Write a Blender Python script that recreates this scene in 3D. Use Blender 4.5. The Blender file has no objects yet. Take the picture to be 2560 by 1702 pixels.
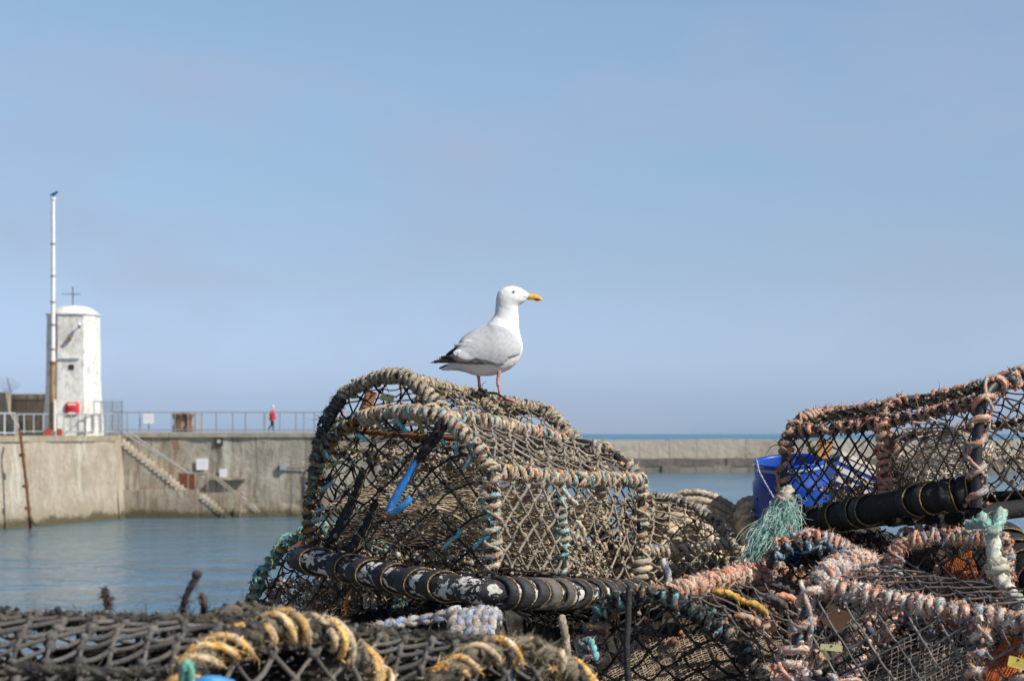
import bpy, math
import numpy as np
rng = np.random.default_rng(11)
scene = bpy.context.scene
COL = scene.collection
F, U0, V0, H = 5000.0, 1280.0, 1083.0, 1.6      # focal length in photo pixels, principal point, eye height
WATER_Z = -3.8
PI = math.pi

def P(u, v, Y):
    return np.array([(u - U0) / F * Y, Y, H - (v - V0) / F * Y])

# ------------------------------------------------------------------ mesh accumulation
class MB:
    def __init__(s):
        s.v, s.c, s.q, s.t, s.n = [], [], [], [], 0
    def add(s, v, q=None, t=None, c=(0.5, 0.5, 0.5)):
        v = np.asarray(v, float).reshape(-1, 3)
        c = np.broadcast_to(np.asarray(c, float), (len(v), 3))
        s.v.append(v); s.c.append(c)
        if q is not None and len(q): s.q.append(np.asarray(q, int).reshape(-1, 4) + s.n)
        if t is not None and len(t): s.t.append(np.asarray(t, int).reshape(-1, 3) + s.n)
        s.n += len(v)
    def build(s, name, mat, parent=None, origin=None, smooth=True):
        v = np.concatenate(s.v); c = np.concatenate(s.c)
        root = parent
        while root is not None and root.parent is not None: root = root.parent
        if origin is None:
            origin = np.array(root.location) if root is not None else np.array([v[:, 0].mean(), v[:, 1].mean(), v[:, 2].min()])
        v = v - np.asarray(origin)
        q = np.concatenate(s.q) if s.q else np.zeros((0, 4), int)
        t = np.concatenate(s.t) if s.t else np.zeros((0, 3), int)
        me = bpy.data.meshes.new(name)
        me.vertices.add(len(v)); me.vertices.foreach_set('co', v.astype(np.float32).ravel())
        me.loops.add(q.size + t.size)
        me.loops.foreach_set('vertex_index', np.concatenate([q.ravel(), t.ravel()]).astype(np.int32))
        me.polygons.add(len(q) + len(t))
        st = np.concatenate([np.arange(len(q)) * 4, q.size + np.arange(len(t)) * 3]).astype(np.int32)
        me.polygons.foreach_set('loop_start', st)
        me.update(calc_edges=True); me.validate()
        me.polygons.foreach_set('use_smooth', np.full(len(me.polygons), smooth))
        a = me.attributes.new('Col', 'FLOAT_COLOR', 'POINT')
        a.data.foreach_set('color', np.concatenate([c, np.ones((len(c), 1))], 1).astype(np.float32).ravel())
        me.materials.append(mat)
        o = bpy.data.objects.new(name, me); COL.objects.link(o)
        if parent is None: o.location = origin
        else: o.parent = parent
        return o

def tag(o, label, cat, group=None, kind=None):
    if label: o['label'] = label
    if cat: o['category'] = cat
    if group: o['group'] = group
    if kind: o['kind'] = kind
    return o
def thing(name, label, cat, loc, group=None):
    o = bpy.data.objects.new(name, None); COL.objects.link(o)
    o.empty_display_size = 0.2
    o.location = [float(x) for x in loc]
    return tag(o, label, cat, group)

# ------------------------------------------------------------------ curves and tubes
def smooth_path(pts, step=0.01, closed=False):
    p = np.asarray(pts, float)
    if closed: p = np.concatenate([p[-1:], p, p[:2]])
    else: p = np.concatenate([2 * p[:1] - p[1:2], p, 2 * p[-1:] - p[-2:-1]])
    out = []
    for i in range(1, len(p) - 2):
        t = np.linspace(0, 1, 24, endpoint=False)[:, None]
        a, b, c, d = p[i - 1], p[i], p[i + 1], p[i + 2]
        out.append(0.5 * (2 * b + (c - a) * t + (2 * a - 5 * b + 4 * c - d) * t ** 2 + (3 * b - a - 3 * c + d) * t ** 3))
    out.append(p[-2][None]); q = np.concatenate(out)
    return resample(q, step)
def arclen(q):
    return np.concatenate([[0], np.cumsum(np.linalg.norm(np.diff(q, axis=0), axis=1))])
def resample(q, step=None, n=None):
    L = arclen(q)
    if n is None: n = max(2, int(L[-1] / step) + 1)
    s = np.linspace(0, L[-1], n)
    return np.stack([np.interp(s, L, q[:, k]) for k in range(3)], 1)
def unit(a): return a / np.maximum(np.linalg.norm(a, axis=-1, keepdims=True), 1e-12)
def frames(p):
    T = unit(np.gradient(p, axis=0)); N = np.zeros_like(p)
    r = np.array([0, 0, 1.0]) if abs(T[0, 2]) < 0.9 else np.array([1.0, 0, 0])
    n = r - T[0] * T[0].dot(r); n /= np.linalg.norm(n); N[0] = n
    for i in range(1, len(p)):
        n = n - T[i] * T[i].dot(n); n = n / (math.sqrt(n.dot(n)) + 1e-12); N[i] = n
    return T, N, np.cross(T, N)
def grid_quads(n, m, wrap=True):
    i = np.arange(n - 1)[:, None]; j = np.arange(m if wrap else m - 1)[None]
    j2 = (j + 1) % m
    return np.stack([i * m + j, i * m + j2, (i + 1) * m + j2, (i + 1) * m + j], -1).reshape(-1, 4)
def tube(mb, p, r, sides=8, c=(0.5,) * 3, cap=True, bump=0.0):
    p = np.asarray(p, float); T, N, B = frames(p)
    r = np.broadcast_to(np.asarray(r, float), (len(p),))
    th = np.arange(sides) / sides * 2 * PI
    rr = r[:, None] * (1 + bump * rng.standard_normal((len(p), sides)))
    v = p[:, None] + rr[..., None] * (np.cos(th)[None, :, None] * N[:, None] + np.sin(th)[None, :, None] * B[:, None])
    c = np.asarray(c, float)
    cc = np.broadcast_to(c if c.ndim == 1 else c[:, None, :], (len(p), sides, 3))
    q = grid_quads(len(p), sides)
    mb.add(v, q, c=cc.reshape(-1, 3))
    if cap:
        for k in (0, len(p) - 1):
            base = np.concatenate([v[k], p[k][None]])
            t = [[j, (j + 1) % sides, sides] for j in range(sides)]
            mb.add(base, t=t if k else [x[::-1] for x in t], c=cc[k, 0])
def tubes(mb, paths, r, sides=5, c=(0.5,) * 3):
    """many short tubes at once: paths M x K x 3"""
    p = np.asarray(paths, float); M, K, _ = p.shape
    if not M: return
    T = unit(np.gradient(p, axis=1)); mt = np.abs(T.mean(1))
    ref = np.eye(3)[np.argmin(mt, 1)]
    N = unit(np.cross(T, ref[:, None])); B = np.cross(T, N)
    r = np.asarray(r, float)
    if r.ndim == 0: r = np.full((M, K), float(r))
    if r.ndim == 1: r = np.repeat(r[:, None], K, 1)
    th = np.arange(sides) / sides * 2 * PI
    v = p[:, :, None] + r[..., None, None] * (np.cos(th)[:, None] * N[:, :, None] + np.sin(th)[:, None] * B[:, :, None])
    q = grid_quads(K, sides)
    q = (q[None] + (np.arange(M) * K * sides)[:, None, None]).reshape(-1, 4)
    c = np.asarray(c, float)
    if c.ndim == 2: c = np.repeat(c, K * sides, 0)
    mb.add(v.reshape(-1, 3), q, c=c)
def _ico():
    a = (1 + 5 ** 0.5) / 2
    v = np.array([[-1, a, 0], [1, a, 0], [-1, -a, 0], [1, -a, 0], [0, -1, a], [0, 1, a], [0, -1, -a], [0, 1, -a], [a, 0, -1], [a, 0, 1], [-a, 0, -1], [-a, 0, 1]])
    f = [[0, 11, 5], [0, 5, 1], [0, 1, 7], [0, 7, 10], [0, 10, 11], [1, 5, 9], [5, 11, 4], [11, 10, 2], [10, 7, 6], [7, 1, 8], [3, 9, 4], [3, 4, 2], [3, 2, 6], [3, 6, 8], [3, 8, 9], [4, 9, 5], [2, 4, 11], [6, 2, 10], [8, 6, 7], [9, 8, 1]]
    return unit(v), np.array(f)
ICO_V, ICO_F = _ico()
def _sub(v, f):
    v = list(map(tuple, v)); idx = {}; nf = []
    def mid(a, b):
        k = (min(a, b), max(a, b))
        if k not in idx:
            m = (np.array(v[a]) + np.array(v[b])) / 2; v.append(tuple(m / np.linalg.norm(m))); idx[k] = len(v) - 1
        return idx[k]
    for a, b, c in f:
        x, y, z = mid(a, b), mid(b, c), mid(c, a); nf += [[a, x, z], [b, y, x], [c, z, y], [x, y, z]]
    return np.array(v), np.array(nf)
ICO2_V, ICO2_F = _sub(ICO_V, ICO_F)
def blobs(mb, ctr, r, c, stretch=0.35, fine=False, rough=0.0):
    ctr = np.asarray(ctr, float).reshape(-1, 3); M = len(ctr)
    if not M: return
    V, Fc = (ICO2_V, ICO2_F) if fine else (ICO_V, ICO_F)
    r = np.broadcast_to(np.asarray(r, float), (M,))
    R = np.linalg.qr(rng.standard_normal((M, 3, 3)))[0]
    sc = 1 + stretch * rng.uniform(-1, 1, (M, 1, 3))
    vv = V[None] * sc * (1 + rough * rng.standard_normal((M, len(V), 1)))
    v = ctr[:, None] + r[:, None, None] * np.einsum('mvk,mlk->mvl', vv, R)
    t = (Fc[None] + (np.arange(M) * len(V))[:, None, None]).reshape(-1, 3)
    c = np.asarray(c, float)
    if c.ndim == 2: c = np.repeat(c, len(V), 0)
    mb.add(v.reshape(-1, 3), t=t, c=c)
def fuzz(mb, pts, nrm, n, length, c, width=0.0011, spread=0.9):
    """loose fibres: thin bent triangles standing off a surface"""
    if n <= 0: return
    i = rng.integers(0, len(pts), n); p = pts[i]
    d = unit(nrm[i] + spread * rng.standard_normal((n, 3)))
    L = length * rng.gamma(2.0, 0.5, n)[:, None]
    s = unit(np.cross(d, rng.standard_normal((n, 3)))) * width
    m = p + d * L * 0.55 + rng.standard_normal((n, 3)) * L * 0.12
    e = p + d * L * 0.9 + rng.standard_normal((n, 3)) * L * 0.25 - np.array([0, 0, 1]) * L * 0.15
    v = np.stack([p - s, p + s, m + s * 0.7, m - s * 0.7, e], 1)
    o = np.arange(n)[:, None] * 5
    q = np.concatenate([o, o + 1, o + 2, o + 3], 1); t = np.concatenate([o + 3, o + 2, o + 4], 1)
    cc = np.asarray(c, float); cc = cc[i] if cc.ndim == 2 else np.broadcast_to(cc, (n, 3))
    mb.add(v.reshape(-1, 3), q, t, c=np.repeat(np.clip(cc * rng.uniform(0.8, 1.25, (n, 1)), 0, 1), 5, 0))
def box(mb, x0, x1, y0, y1, z0, z1, c=(0.5,) * 3, M=None):
    v = np.array([[x, y, z] for x in (x0, x1) for y in (y0, y1) for z in (z0, z1)], float)
    if M is not None: v = v @ np.asarray(M).T
    mb.add(v, [[0, 1, 3, 2], [4, 6, 7, 5], [0, 4, 5, 1], [2, 3, 7, 6], [0, 2, 6, 4], [1, 5, 7, 3]], c=c)
def hexa(mb, v8, c=(0.5,) * 3):
    """v8: bottom ring of four then top ring of four"""
    mb.add(v8, [[3, 2, 1, 0], [4, 5, 6, 7], [0, 1, 5, 4], [1, 2, 6, 5], [2, 3, 7, 6], [3, 0, 4, 7]], c=c)
def prism(mb, poly, y0, y1, c=(0.5,) * 3):
    """polygon in (x, z) extruded from y0 to y1 (triangulated by ear clipping through bmesh-free fan of tessellate)"""
    from mathutils.geometry import tessellate_polygon
    from mathutils import Vector
    n = len(poly)
    tri = tessellate_polygon([[Vector((a, b, 0)) for a, b in poly]])
    v = [[a, y0, b] for a, b in poly] + [[a, y1, b] for a, b in poly]
    t = [list(x) for x in tri] + [[i + n for i in x] for x in tri]
    q = [[i, (i + 1) % n, (i + 1) % n + n, i + n] for i in range(n)]
    mb.add(v, q, t, c=c)

# smooth pseudo-noise for displacement (sum of sines), vector valued
_K = rng.standard_normal((3, 9, 3)); _PH = rng.uniform(0, 6.28, (3, 9))
def wob(p, freq, amp):
    a = np.asarray(p, float) * freq
    out = np.stack([np.sin(a @ _K[k].T + _PH[k]).sum(1) for k in range(3)], 1) / 3.0
    return out * amp

def strand_cols(n, step, pal, lo=0.03, hi=0.12):
    """a colour that changes every few centimetres along a strand"""
    pal = np.asarray(pal, float); out = np.zeros((n, 3)); i = 0
    while i < n:
        k = max(1, int(rng.uniform(lo, hi) / step)); out[i:i + k] = pal[rng.integers(len(pal))] * rng.uniform(0.75, 1.15); i += k
    w = max(1, int(0.008 / step))
    ker = np.ones(w * 2 + 1) / (w * 2 + 1)
    return np.stack([np.convolve(np.pad(out[:, k], w, mode='edge'), ker, 'valid') for k in range(3)], 1)
def rope(mb, p, r, pal, strands=3, sides=12, lay=None, fz=250, flen=0.012, seg=(0.03, 0.12), groove=0.36, taper=False, rag=0.05):
    """laid rope along p: lobed section that twists, a colour per strand, loose fibres"""
    p = np.asarray(p, float); T, N, B = frames(p); L = arclen(p); step = max(L[-1] / max(len(p) - 1, 1), 1e-4)
    lay = lay or 7.0 * r
    th = np.arange(sides) / sides * 2 * PI
    ph = strands * (th[None] - 2 * PI * L[:, None] / lay)
    rad = r * (1 - groove + (groove + 0.12) * np.abs(np.cos(ph / 2))) * (1 + rag * rng.standard_normal(ph.shape))
    if taper: rad = rad * np.clip(np.minimum(np.arange(len(p)), np.arange(len(p))[::-1]) / 3.0 + 0.45, 0, 1)[:, None]
    nv = np.cos(th)[None, :, None] * N[:, None] + np.sin(th)[None, :, None] * B[:, None]
    v = p[:, None] + rad[..., None] * nv
    sid = (np.floor((ph + PI) / (2 * PI)).astype(int)) % strands
    cs = np.stack([strand_cols(len(p), step, pal, *seg) for _ in range(strands)])
    c = cs[sid, np.arange(len(p))[:, None]] * (1 + 0.12 * rng.standard_normal(ph.shape + (1,)))
    c = np.clip(c * 1.25, 0.005, 0.85).reshape(-1, 3)
    mb.add(v, grid_quads(len(p), sides), c=c)
    for k in (0, len(p) - 1):
        mb.add(np.concatenate([v[k], p[k][None]]), t=[[j, (j + 1) % sides, sides] for j in range(sides)], c=c[k * sides])
    fuzz(mb, v.reshape(-1, 3), nv.reshape(-1, 3), int(fz * L[-1]), flen, c)
def helix(core, R, pitch, var=0.2, per=16, phase=0.0, spans=None):
    q = resample(core, abs(pitch) / per); T, N, B = frames(q); L = arclen(q)
    rate = 2 * PI / pitch * (1 + var * np.interp(L, np.arange(0, L[-1] + 0.2, 0.05), rng.uniform(-1, 1, len(np.arange(0, L[-1] + 0.2, 0.05)))))
    ph = phase + np.concatenate([[0], np.cumsum(rate[1:] * np.diff(L))])
    rr = R * (1 + 0.05 * rng.standard_normal(len(q)) + 0.22 * np.interp(L, np.arange(0, L[-1] + 0.2, 0.022), rng.uniform(-1, 1, len(np.arange(0, L[-1] + 0.2, 0.022)))))
    h = q + rr[:, None] * (np.cos(ph)[:, None] * N + np.sin(ph)[:, None] * B)
    if spans is None: return [h]
    return [h[(L >= a * L[-1]) & (L <= b * L[-1])] for a, b in spans]

# ------------------------------------------------------------------ netting
def net(mb, S, na, nb, r, c, sag=0.0, jit=0.12, knot=2.0, K=4, sides=5, drop=0.01, cvar=0.25, crust=0, crust_c=(0.33, 0.28, 0.2), wrap=False, edge=True, knotc=None):
    """diamond netting on surface S(a, b); knotted nodes, slack cords"""
    ii, jj = np.meshgrid(np.arange(na + 1), np.arange(nb + 1), indexing='ij')
    off_a = rng.uniform(-jit, jit, ii.shape) * ((ii > 0) & (ii < na)); off_b = rng.uniform(-jit, jit, ii.shape) * ((jj > 0) & (jj < nb))
    if wrap: off_a[-1] = off_a[0]; off_b[-1] = off_b[0]
    A = (ii + off_a) / na; Bq = (jj + off_b) / nb
    e = []
    for di in (1,):
        for dj in (-1, 1):
            i0 = ii[:-1]; j0 = jj[:-1]
            ok = ((i0 + j0) % 2 == 0) & (j0 + dj >= 0) & (j0 + dj <= nb)
            e.append(np.stack([i0[ok], j0[ok], i0[ok] + 1, j0[ok] + dj], 1))
            # nodes of odd parity start no edge: an edge joins equal-parity nodes only
    e = np.concatenate(e); e = e[rng.random(len(e)) > drop]
    t = np.linspace(0, 1, K)[None]
    a = A[e[:, 0], e[:, 1]][:, None] * (1 - t) + A[e[:, 2], e[:, 3]][:, None] * t
    b = Bq[e[:, 0], e[:, 1]][:, None] * (1 - t) + Bq[e[:, 2], e[:, 3]][:, None] * t
    p = S(a.ravel(), b.ravel()).reshape(len(e), K, 3)
    if sag:
        s = sag * rng.uniform(0.2, 1.6, (len(e), 1)) * np.sin(PI * t)
        p[:, :, 2] -= s
        p += (rng.standard_normal((len(e), 1, 3)) * sag * 0.5) * np.sin(PI * t)[..., None]
    c = np.asarray(c, float)
    cc = np.clip(c * (1 + cvar * rng.standard_normal((len(e), 1))), 0.008, 0.9)
    rr = r * rng.uniform(0.8, 1.2, len(e))
    tubes(mb, p, rr, sides, cc)
    if knot:
        nod = np.unique(np.concatenate([e[:, :2], e[:, 2:]]), axis=0)
        kp = S(A[nod[:, 0], nod[:, 1]], Bq[nod[:, 0], nod[:, 1]])
        kc = np.asarray(knotc if knotc is not None else c)
        blobs(mb, kp, knot * r * rng.uniform(0.8, 1.25, len(kp)), np.clip(kc * (1 + cvar * rng.standard_normal((len(kp), 1))), 0.008, 0.9), 0.3, rough=0.1)
    if crust:
        k = rng.integers(0, len(e), crust); f = rng.random(crust)
        cp = p[k, (f * (K - 1)).astype(int)] + rng.standard_normal((crust, 3)) * r
        blobs(mb, cp, r * rng.uniform(0.7, 2.2, crust), np.clip(np.asarray(crust_c) * rng.uniform(0.5, 1.5, (crust, 1)), 0, 0.8), 0.5, rough=0.15)
    return p
# ------------------------------------------------------------------ materials
class NT:
    def __init__(s, name):
        s.m = bpy.data.materials.new(name); s.m.use_nodes = True
        s.t = s.m.node_tree; s.b = s.t.nodes['Principled BSDF']
    def n(s, typ, ins=None, **kw):
        x = s.t.nodes.new(typ)
        for k, v in kw.items(): setattr(x, k, v)
        for k, v in (ins or {}).items(): s.put(x.inputs[k], v)
        return x
    def put(s, sock, v):
        if hasattr(v, 'links') or isinstance(v, bpy.types.NodeSocket): s.t.links.new(v, sock)
        else: sock.default_value = v
    def coords(s, scale=(1, 1, 1), kind='Object'):
        c = s.n('ShaderNodeTexCoord').outputs[kind] if kind != 'Position' else s.n('ShaderNodeNewGeometry').outputs['Position']
        return s.n('ShaderNodeMapping', {'Vector': c, 'Scale': scale}).outputs[0]
    def noise(s, scale, detail=4, rough=0.6, map=(1, 1, 1), kind='Object', dist=0.0):
        return s.n('ShaderNodeTexNoise', {'Vector': s.coords(map, kind), 'Scale': scale, 'Detail': detail, 'Roughness': rough, 'Distortion': dist}).outputs['Fac']
    def ramp(s, f, lo, hi, a=0.0, b=1.0):
        return s.n('ShaderNodeMapRange', {'Value': f, 'From Min': lo, 'From Max': hi, 'To Min': a, 'To Max': b}).outputs[0]
    def mix(s, f, a, b, mode='MIX'):
        x = s.n('ShaderNodeMix', data_type='RGBA', blend_type=mode)
        s.put(x.inputs[0], f); s.put(x.inputs[6], a if not isinstance(a, tuple) else (*a, 1)); s.put(x.inputs[7], b if not isinstance(b, tuple) else (*b, 1))
        return x.outputs[2]
    def math(s, op, a, b=0.0):
        x = s.n('ShaderNodeMath', operation=op); s.put(x.inputs[0], a); s.put(x.inputs[1], b); return x.outputs[0]
    def bump(s, h, strength, dist):
        return s.n('ShaderNodeBump', {'Height': h, 'Strength': strength, 'Distance': dist}).outputs[0]
    def attr(s):
        return s.n('ShaderNodeAttribute', attribute_name='Col').outputs['Color']
    def done(s, col, rough=0.8, normal=None, spec=0.3, metal=0.0):
        s.put(s.b.inputs['Base Color'], col if not isinstance(col, tuple) else (*col, 1)); s.put(s.b.inputs['Roughness'], rough)
        s.put(s.b.inputs['Specular IOR Level'], spec); s.put(s.b.inputs['Metallic'], metal)
        if normal is not None: s.put(s.b.inputs['Normal'], normal)
        return s.m

def mat_fibre(name, dirt=(0.2, 0.17, 0.13), amt=0.6, rough=0.95, sc=22):
    k = NT(name); c = k.attr()
    d = k.ramp(k.noise(sc, 5, 0.7), 0.48, 0.66, 0, amt)
    c = k.mix(d, c, dirt)
    v = k.ramp(k.noise(160, 3, 0.7), 0.3, 0.7, 0.65, 1.3)
    c = k.mix(1.0, c, k.n('ShaderNodeCombineColor', {0: v, 1: v, 2: v}).outputs[0], 'MULTIPLY')
    return k.done(c, rough, k.bump(k.noise(420, 4, 0.7), 0.7, 0.003), 0.12)
def mat_attr(name, rough=0.7, spec=0.3, sc=6, amt=0.3, dirt=(0.2, 0.18, 0.15), lo=0.55, hi=0.7, bump=0.2, bs=60, bd=0.004, metal=0.0):
    k = NT(name); c = k.attr()
    c = k.mix(k.ramp(k.noise(sc, 5, 0.65), lo, hi, 0, amt), c, dirt)
    return k.done(c, rough, k.bump(k.noise(bs, 4, 0.6), bump, bd), spec, metal)
def mat_concrete(name, c1, c2, stain=(0.1, 0.085, 0.06), streak=0.6, rust=0.35, tide=True, sc=0.6, pits=0.5, joints=0.0):
    k = NT(name)
    c = k.mix(k.ramp(k.noise(sc, 6, 0.65), 0.4, 0.6), c1, c2)
    c = k.mix(k.ramp(k.noise(sc * 5, 6, 0.7), 0.46, 0.7, 0, 0.7), c, tuple(x * 0.6 for x in c1))
    c = k.mix(k.ramp(k.noise(1.9, 5, 0.7, (1, 1, 0.16), dist=0.9), 0.49, 0.62, 0, streak), c, stain)
    c = k.mix(k.ramp(k.noise(1.1, 5, 0.75, (1, 1, 0.25), dist=1.0), 0.55, 0.64, 0, rust), c, (0.23, 0.1, 0.045))
    c = k.mix(k.ramp(k.noise(0.8, 4, 0.7, (1, 1, 0.2)), 0.56, 0.68, 0, 0.6), c, tuple(min(x * 1.5, .6) for x in c1))
    if tide:
        z = k.n('ShaderNodeSeparateXYZ', {0: k.n('ShaderNodeNewGeometry').outputs['Position']}).outputs[2]
        z = k.math('ADD', z, k.ramp(k.noise(1.2, 5, 0.7), 0.2, 0.8, -0.35, 0.35))
        c = k.mix(k.ramp(z, WATER_Z + 0.6, WATER_Z + 0.3, 0, 0.9), c, (0.04, 0.034, 0.02))
        c = k.mix(k.ramp(z, WATER_Z + 1.6, WATER_Z + 0.5, 0, 0.35), c, (0.16, 0.13, 0.06))
    return k.done(c, 0.9, k.bump(k.noise(3.5, 8, 0.7), pits, 0.12), 0.2)

M = {}
M['rope'] = mat_fibre('weathered rope', (0.24, 0.2, 0.15), 0.4)
M['ropeclean'] = mat_fibre('salt bleached rope', (0.3, 0.24, 0.16), 0.35)
M['net'] = mat_fibre('net twine', (0.26, 0.22, 0.16), 0.35, 0.85, 12)
M['finenet'] = mat_fibre('fine net twine', (0.22, 0.15, 0.09), 0.4, 0.9, 9)
M['dark'] = mat_attr('black plastic pipe', 0.45, 0.4, 20, 0.5, (0.12, 0.11, 0.1), 0.5, 0.75, 0.3, 90)
M['rubber'] = mat_attr('tyre rubber strip', 0.62, 0.3, 26, 0.55, (0.15, 0.14, 0.13), 0.55, 0.72, 0.5, 70, 0.006)
M['shell'] = mat_attr('sun dried shell and weed', 0.9, 0.2, 40, 0.6, (0.18, 0.14, 0.1), 0.45, 0.7, 0.5, 120)
M['tag'] = mat_attr('plastic tag', 0.5, 0.4, 30, 0.5, (0.3, 0.16, 0.08), 0.5, 0.7, 0.2, 50)
M['fray'] = mat_attr('frayed fibre', 0.6, 0.3, 12, 0.3, (0.5, 0.55, 0.5))
def mat_pole(name):
    k = NT(name); c = k.mix(k.ramp(k.noise(9, 5, 0.7, (1, 1, 1)), 0.4, 0.6), (0.018, 0.018, 0.022), (0.05, 0.048, 0.05))
    c = k.mix(k.ramp(k.noise(26, 6, 0.62, (1, 1, 1), dist=0.5), 0.515, 0.54), c, (0.66, 0.63, 0.6))
    c = k.mix(k.ramp(k.noise(11, 4, 0.7), 0.6, 0.68, 0, 0.8), c, (0.1, 0.045, 0.02))
    return k.done(c, 0.7, k.bump(k.noise(40, 6, 0.7), 0.8, 0.008), 0.3)
M['pole'] = mat_pole('flaking painted pole')
M['pole2'] = mat_attr('tarred black pole', 0.7, 0.2, 38, 0.5, (0.2, 0.19, 0.17), 0.62, 0.7, 0.9, 50, 0.01)
M['blue'] = mat_attr('scuffed blue plastic', 0.38, 0.5, 14, 0.35, (0.25, 0.3, 0.4), 0.6, 0.75, 0.15, 40)
M['hook'] = mat_attr('worn blue coated hook', 0.5, 0.45, 38, 0.9, (0.36, 0.33, 0.3), 0.58, 0.66, 0.4, 90)
M['wall'] = mat_concrete('quay wall concrete', (0.49, 0.43, 0.345), (0.39, 0.335, 0.26), (0.24, 0.2, 0.14), 0.28, 0.22, True, 0.5, 1.0)
M['wall2'] = mat_concrete('stained pier concrete', (0.47, 0.42, 0.34), (0.34, 0.305, 0.25), (0.09, 0.075, 0.055), 0.6, 0.6, True, 0.55, 0.9)
M['stair'] = mat_concrete('pale stair concrete', (0.42, 0.37, 0.3), (0.3, 0.265, 0.215), (0.1, 0.085, 0.06), 0.6, 0.45, True, 0.6)
M['tread'] = mat_concrete('worn step edges', (0.56, 0.49, 0.395), (0.46, 0.4, 0.315), (0.2, 0.16, 0.1), 0.3, 0.3, True, 1.2)
M['far'] = mat_attr('breakwater concrete', 0.9, 0.2, 0.35, 0.45, (0.2, 0.17, 0.14), 0.5, 0.7, 0.6, 1.2, 0.3)
M['stone'] = mat_concrete('old stone wall', (0.22, 0.175, 0.12), (0.13, 0.105, 0.075), (0.05, 0.04, 0.03), 0.5, 0.1, False, 0.9)
M['stone2'] = mat_concrete('pale rendered wall', (0.42, 0.36, 0.27), (0.34, 0.29, 0.21), (0.2, 0.16, 0.12), 0.4, 0.1, False, 0.7)
M['quay'] = mat_concrete('quay paving', (0.2, 0.185, 0.16), (0.15, 0.14, 0.12), (0.06, 0.055, 0.05), 0.2, 0.1, False, 0.8)
def mat_plaster():
    k = NT('peeling whitewash')
    c = k.mix(k.ramp(k.noise(1.3, 6, 0.75), 0.4, 0.7), (0.84, 0.83, 0.8), (0.7, 0.68, 0.62))
    c = k.mix(k.ramp(k.noise(3.6, 7, 0.75, (1, 1, 0.6)), 0.51, 0.62, 0, 0.7), c, (0.42, 0.37, 0.3))
    c = k.mix(k.ramp(k.noise(0.9, 5, 0.7, (1, 1, 0.35)), 0.53, 0.66, 0, 0.6), c, (0.46, 0.42, 0.36))
    c = k.mix(k.ramp(k.noise(9, 4, 0.7), 0.66, 0.72, 0, 0.7), c, (0.25, 0.2, 0.14))
    return k.done(c, 0.9, k.bump(k.noise(4, 8, 0.7), 0.6, 0.06), 0.2)
M['plaster'] = mat_plaster()
M['white'] = mat_attr('white paint', 0.6, 0.3, 3, 0.5, (0.5, 0.4, 0.3), 0.58, 0.7, 0.1)
M['paint'] = mat_attr('paint', 0.55, 0.35, 5, 0.3, (0.3, 0.2, 0.15), 0.6, 0.75, 0.1)
M['galv'] = mat_attr('galvanised steel', 0.55, 0.5, 4, 0.3, (0.3, 0.3, 0.3), 0.5, 0.7, 0.1, 60, 0.004, 0.2)
M['rust'] = mat_attr('rusty iron', 0.9, 0.2, 3, 0.8, (0.2, 0.08, 0.03), 0.42, 0.62, 0.6, 12, 0.02)
M['cloth'] = mat_attr('cloth and skin', 0.9, 0.15, 8, 0.1)

def mat_water(name, base, rough, s1, dist, mapv, patch):
    """small wind ripples on a longer swell; gusts roughen some patches more than others"""
    k = NT(name)
    n1 = k.noise(s1, 3, 0.55, mapv, 'Position', 0.4)
    n2 = k.noise(s1 * 0.3, 2, 0.5, mapv, 'Position', 0.3)
    n3 = k.noise(s1 * 2.7, 2, 0.5, mapv, 'Position', 0.3)
    g = k.ramp(k.noise(patch, 3, 0.6, (1, 1.6, 1), 'Position', 0.5), 0.35, 0.68, 0.35, 1.5)
    h = k.math('MULTIPLY', k.math('ADD', n1, k.math('ADD', k.math('MULTIPLY', n2, 2.2), k.math('MULTIPLY', n3, 0.3))), g)
    k.done(base, rough, k.bump(h, 1.0, dist), 0.5)
    k.b.inputs['IOR'].default_value = 1.333
    return k.m
M['water'] = mat_water('harbour water', (0.06, 0.155, 0.23), 0.14, 1.35, 0.16, (1, .9, 1), 0.06)
M['sea'] = mat_water('open sea water', (0.10, 0.24, 0.36), 0.35, 0.25, 1.2, (1, 1.6, 1), 0.02)
# ------------------------------------------------------------------ world, sun, camera
SUN = unit(np.array([0.68, -0.42, 0.69]))
elev = math.asin(SUN[2]); azim = math.atan2(SUN[0], SUN[1])
w = bpy.data.worlds.new('World'); scene.world = w; w.use_nodes = True
nt = w.node_tree; bg = nt.nodes['Background']
sky = nt.nodes.new('ShaderNodeTexSky'); sky.sky_type = 'NISHITA'; sky.sun_disc = False
sky.sun_elevation = elev; sky.sun_rotation = azim; sky.altitude = 0; sky.air_density = 1.0; sky.dust_density = 1.2; sky.ozone_density = 1.5
def wn(t, **ins):
    x = nt.nodes.new(t)
    return x
tc = nt.nodes.new('ShaderNodeTexCoord'); sep = nt.nodes.new('ShaderNodeSeparateXYZ'); nt.links.new(tc.outputs['Generated'], sep.inputs[0])
rmp = nt.nodes.new('ShaderNodeValToRGB'); nt.links.new(sep.outputs[2], rmp.inputs[0])
el = rmp.color_ramp.elements
SKYTINT = [(0.0, (1.42, 1.87, 2.95)), (0.0166, (1.1, 1.4, 2.4)), (0.076, (.99, 1.05, 1.37)), (0.135, (1.06, 1.15, 1.30)), (0.208, (1.32, 1.36, 1.42)), (0.34, (.75, .78, .85)), (0.7, (.45, .47, .52))]
zs_ = np.array([0, .004, .009, .0166, .026, .038, .055, .076, .1, .135, .17, .208, .26, .34, .45, .7])
tx_ = np.array([p_ for p_, c_ in SKYTINT]); ty_ = np.array([c_ for p_, c_ in SKYTINT])
tint = []
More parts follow.
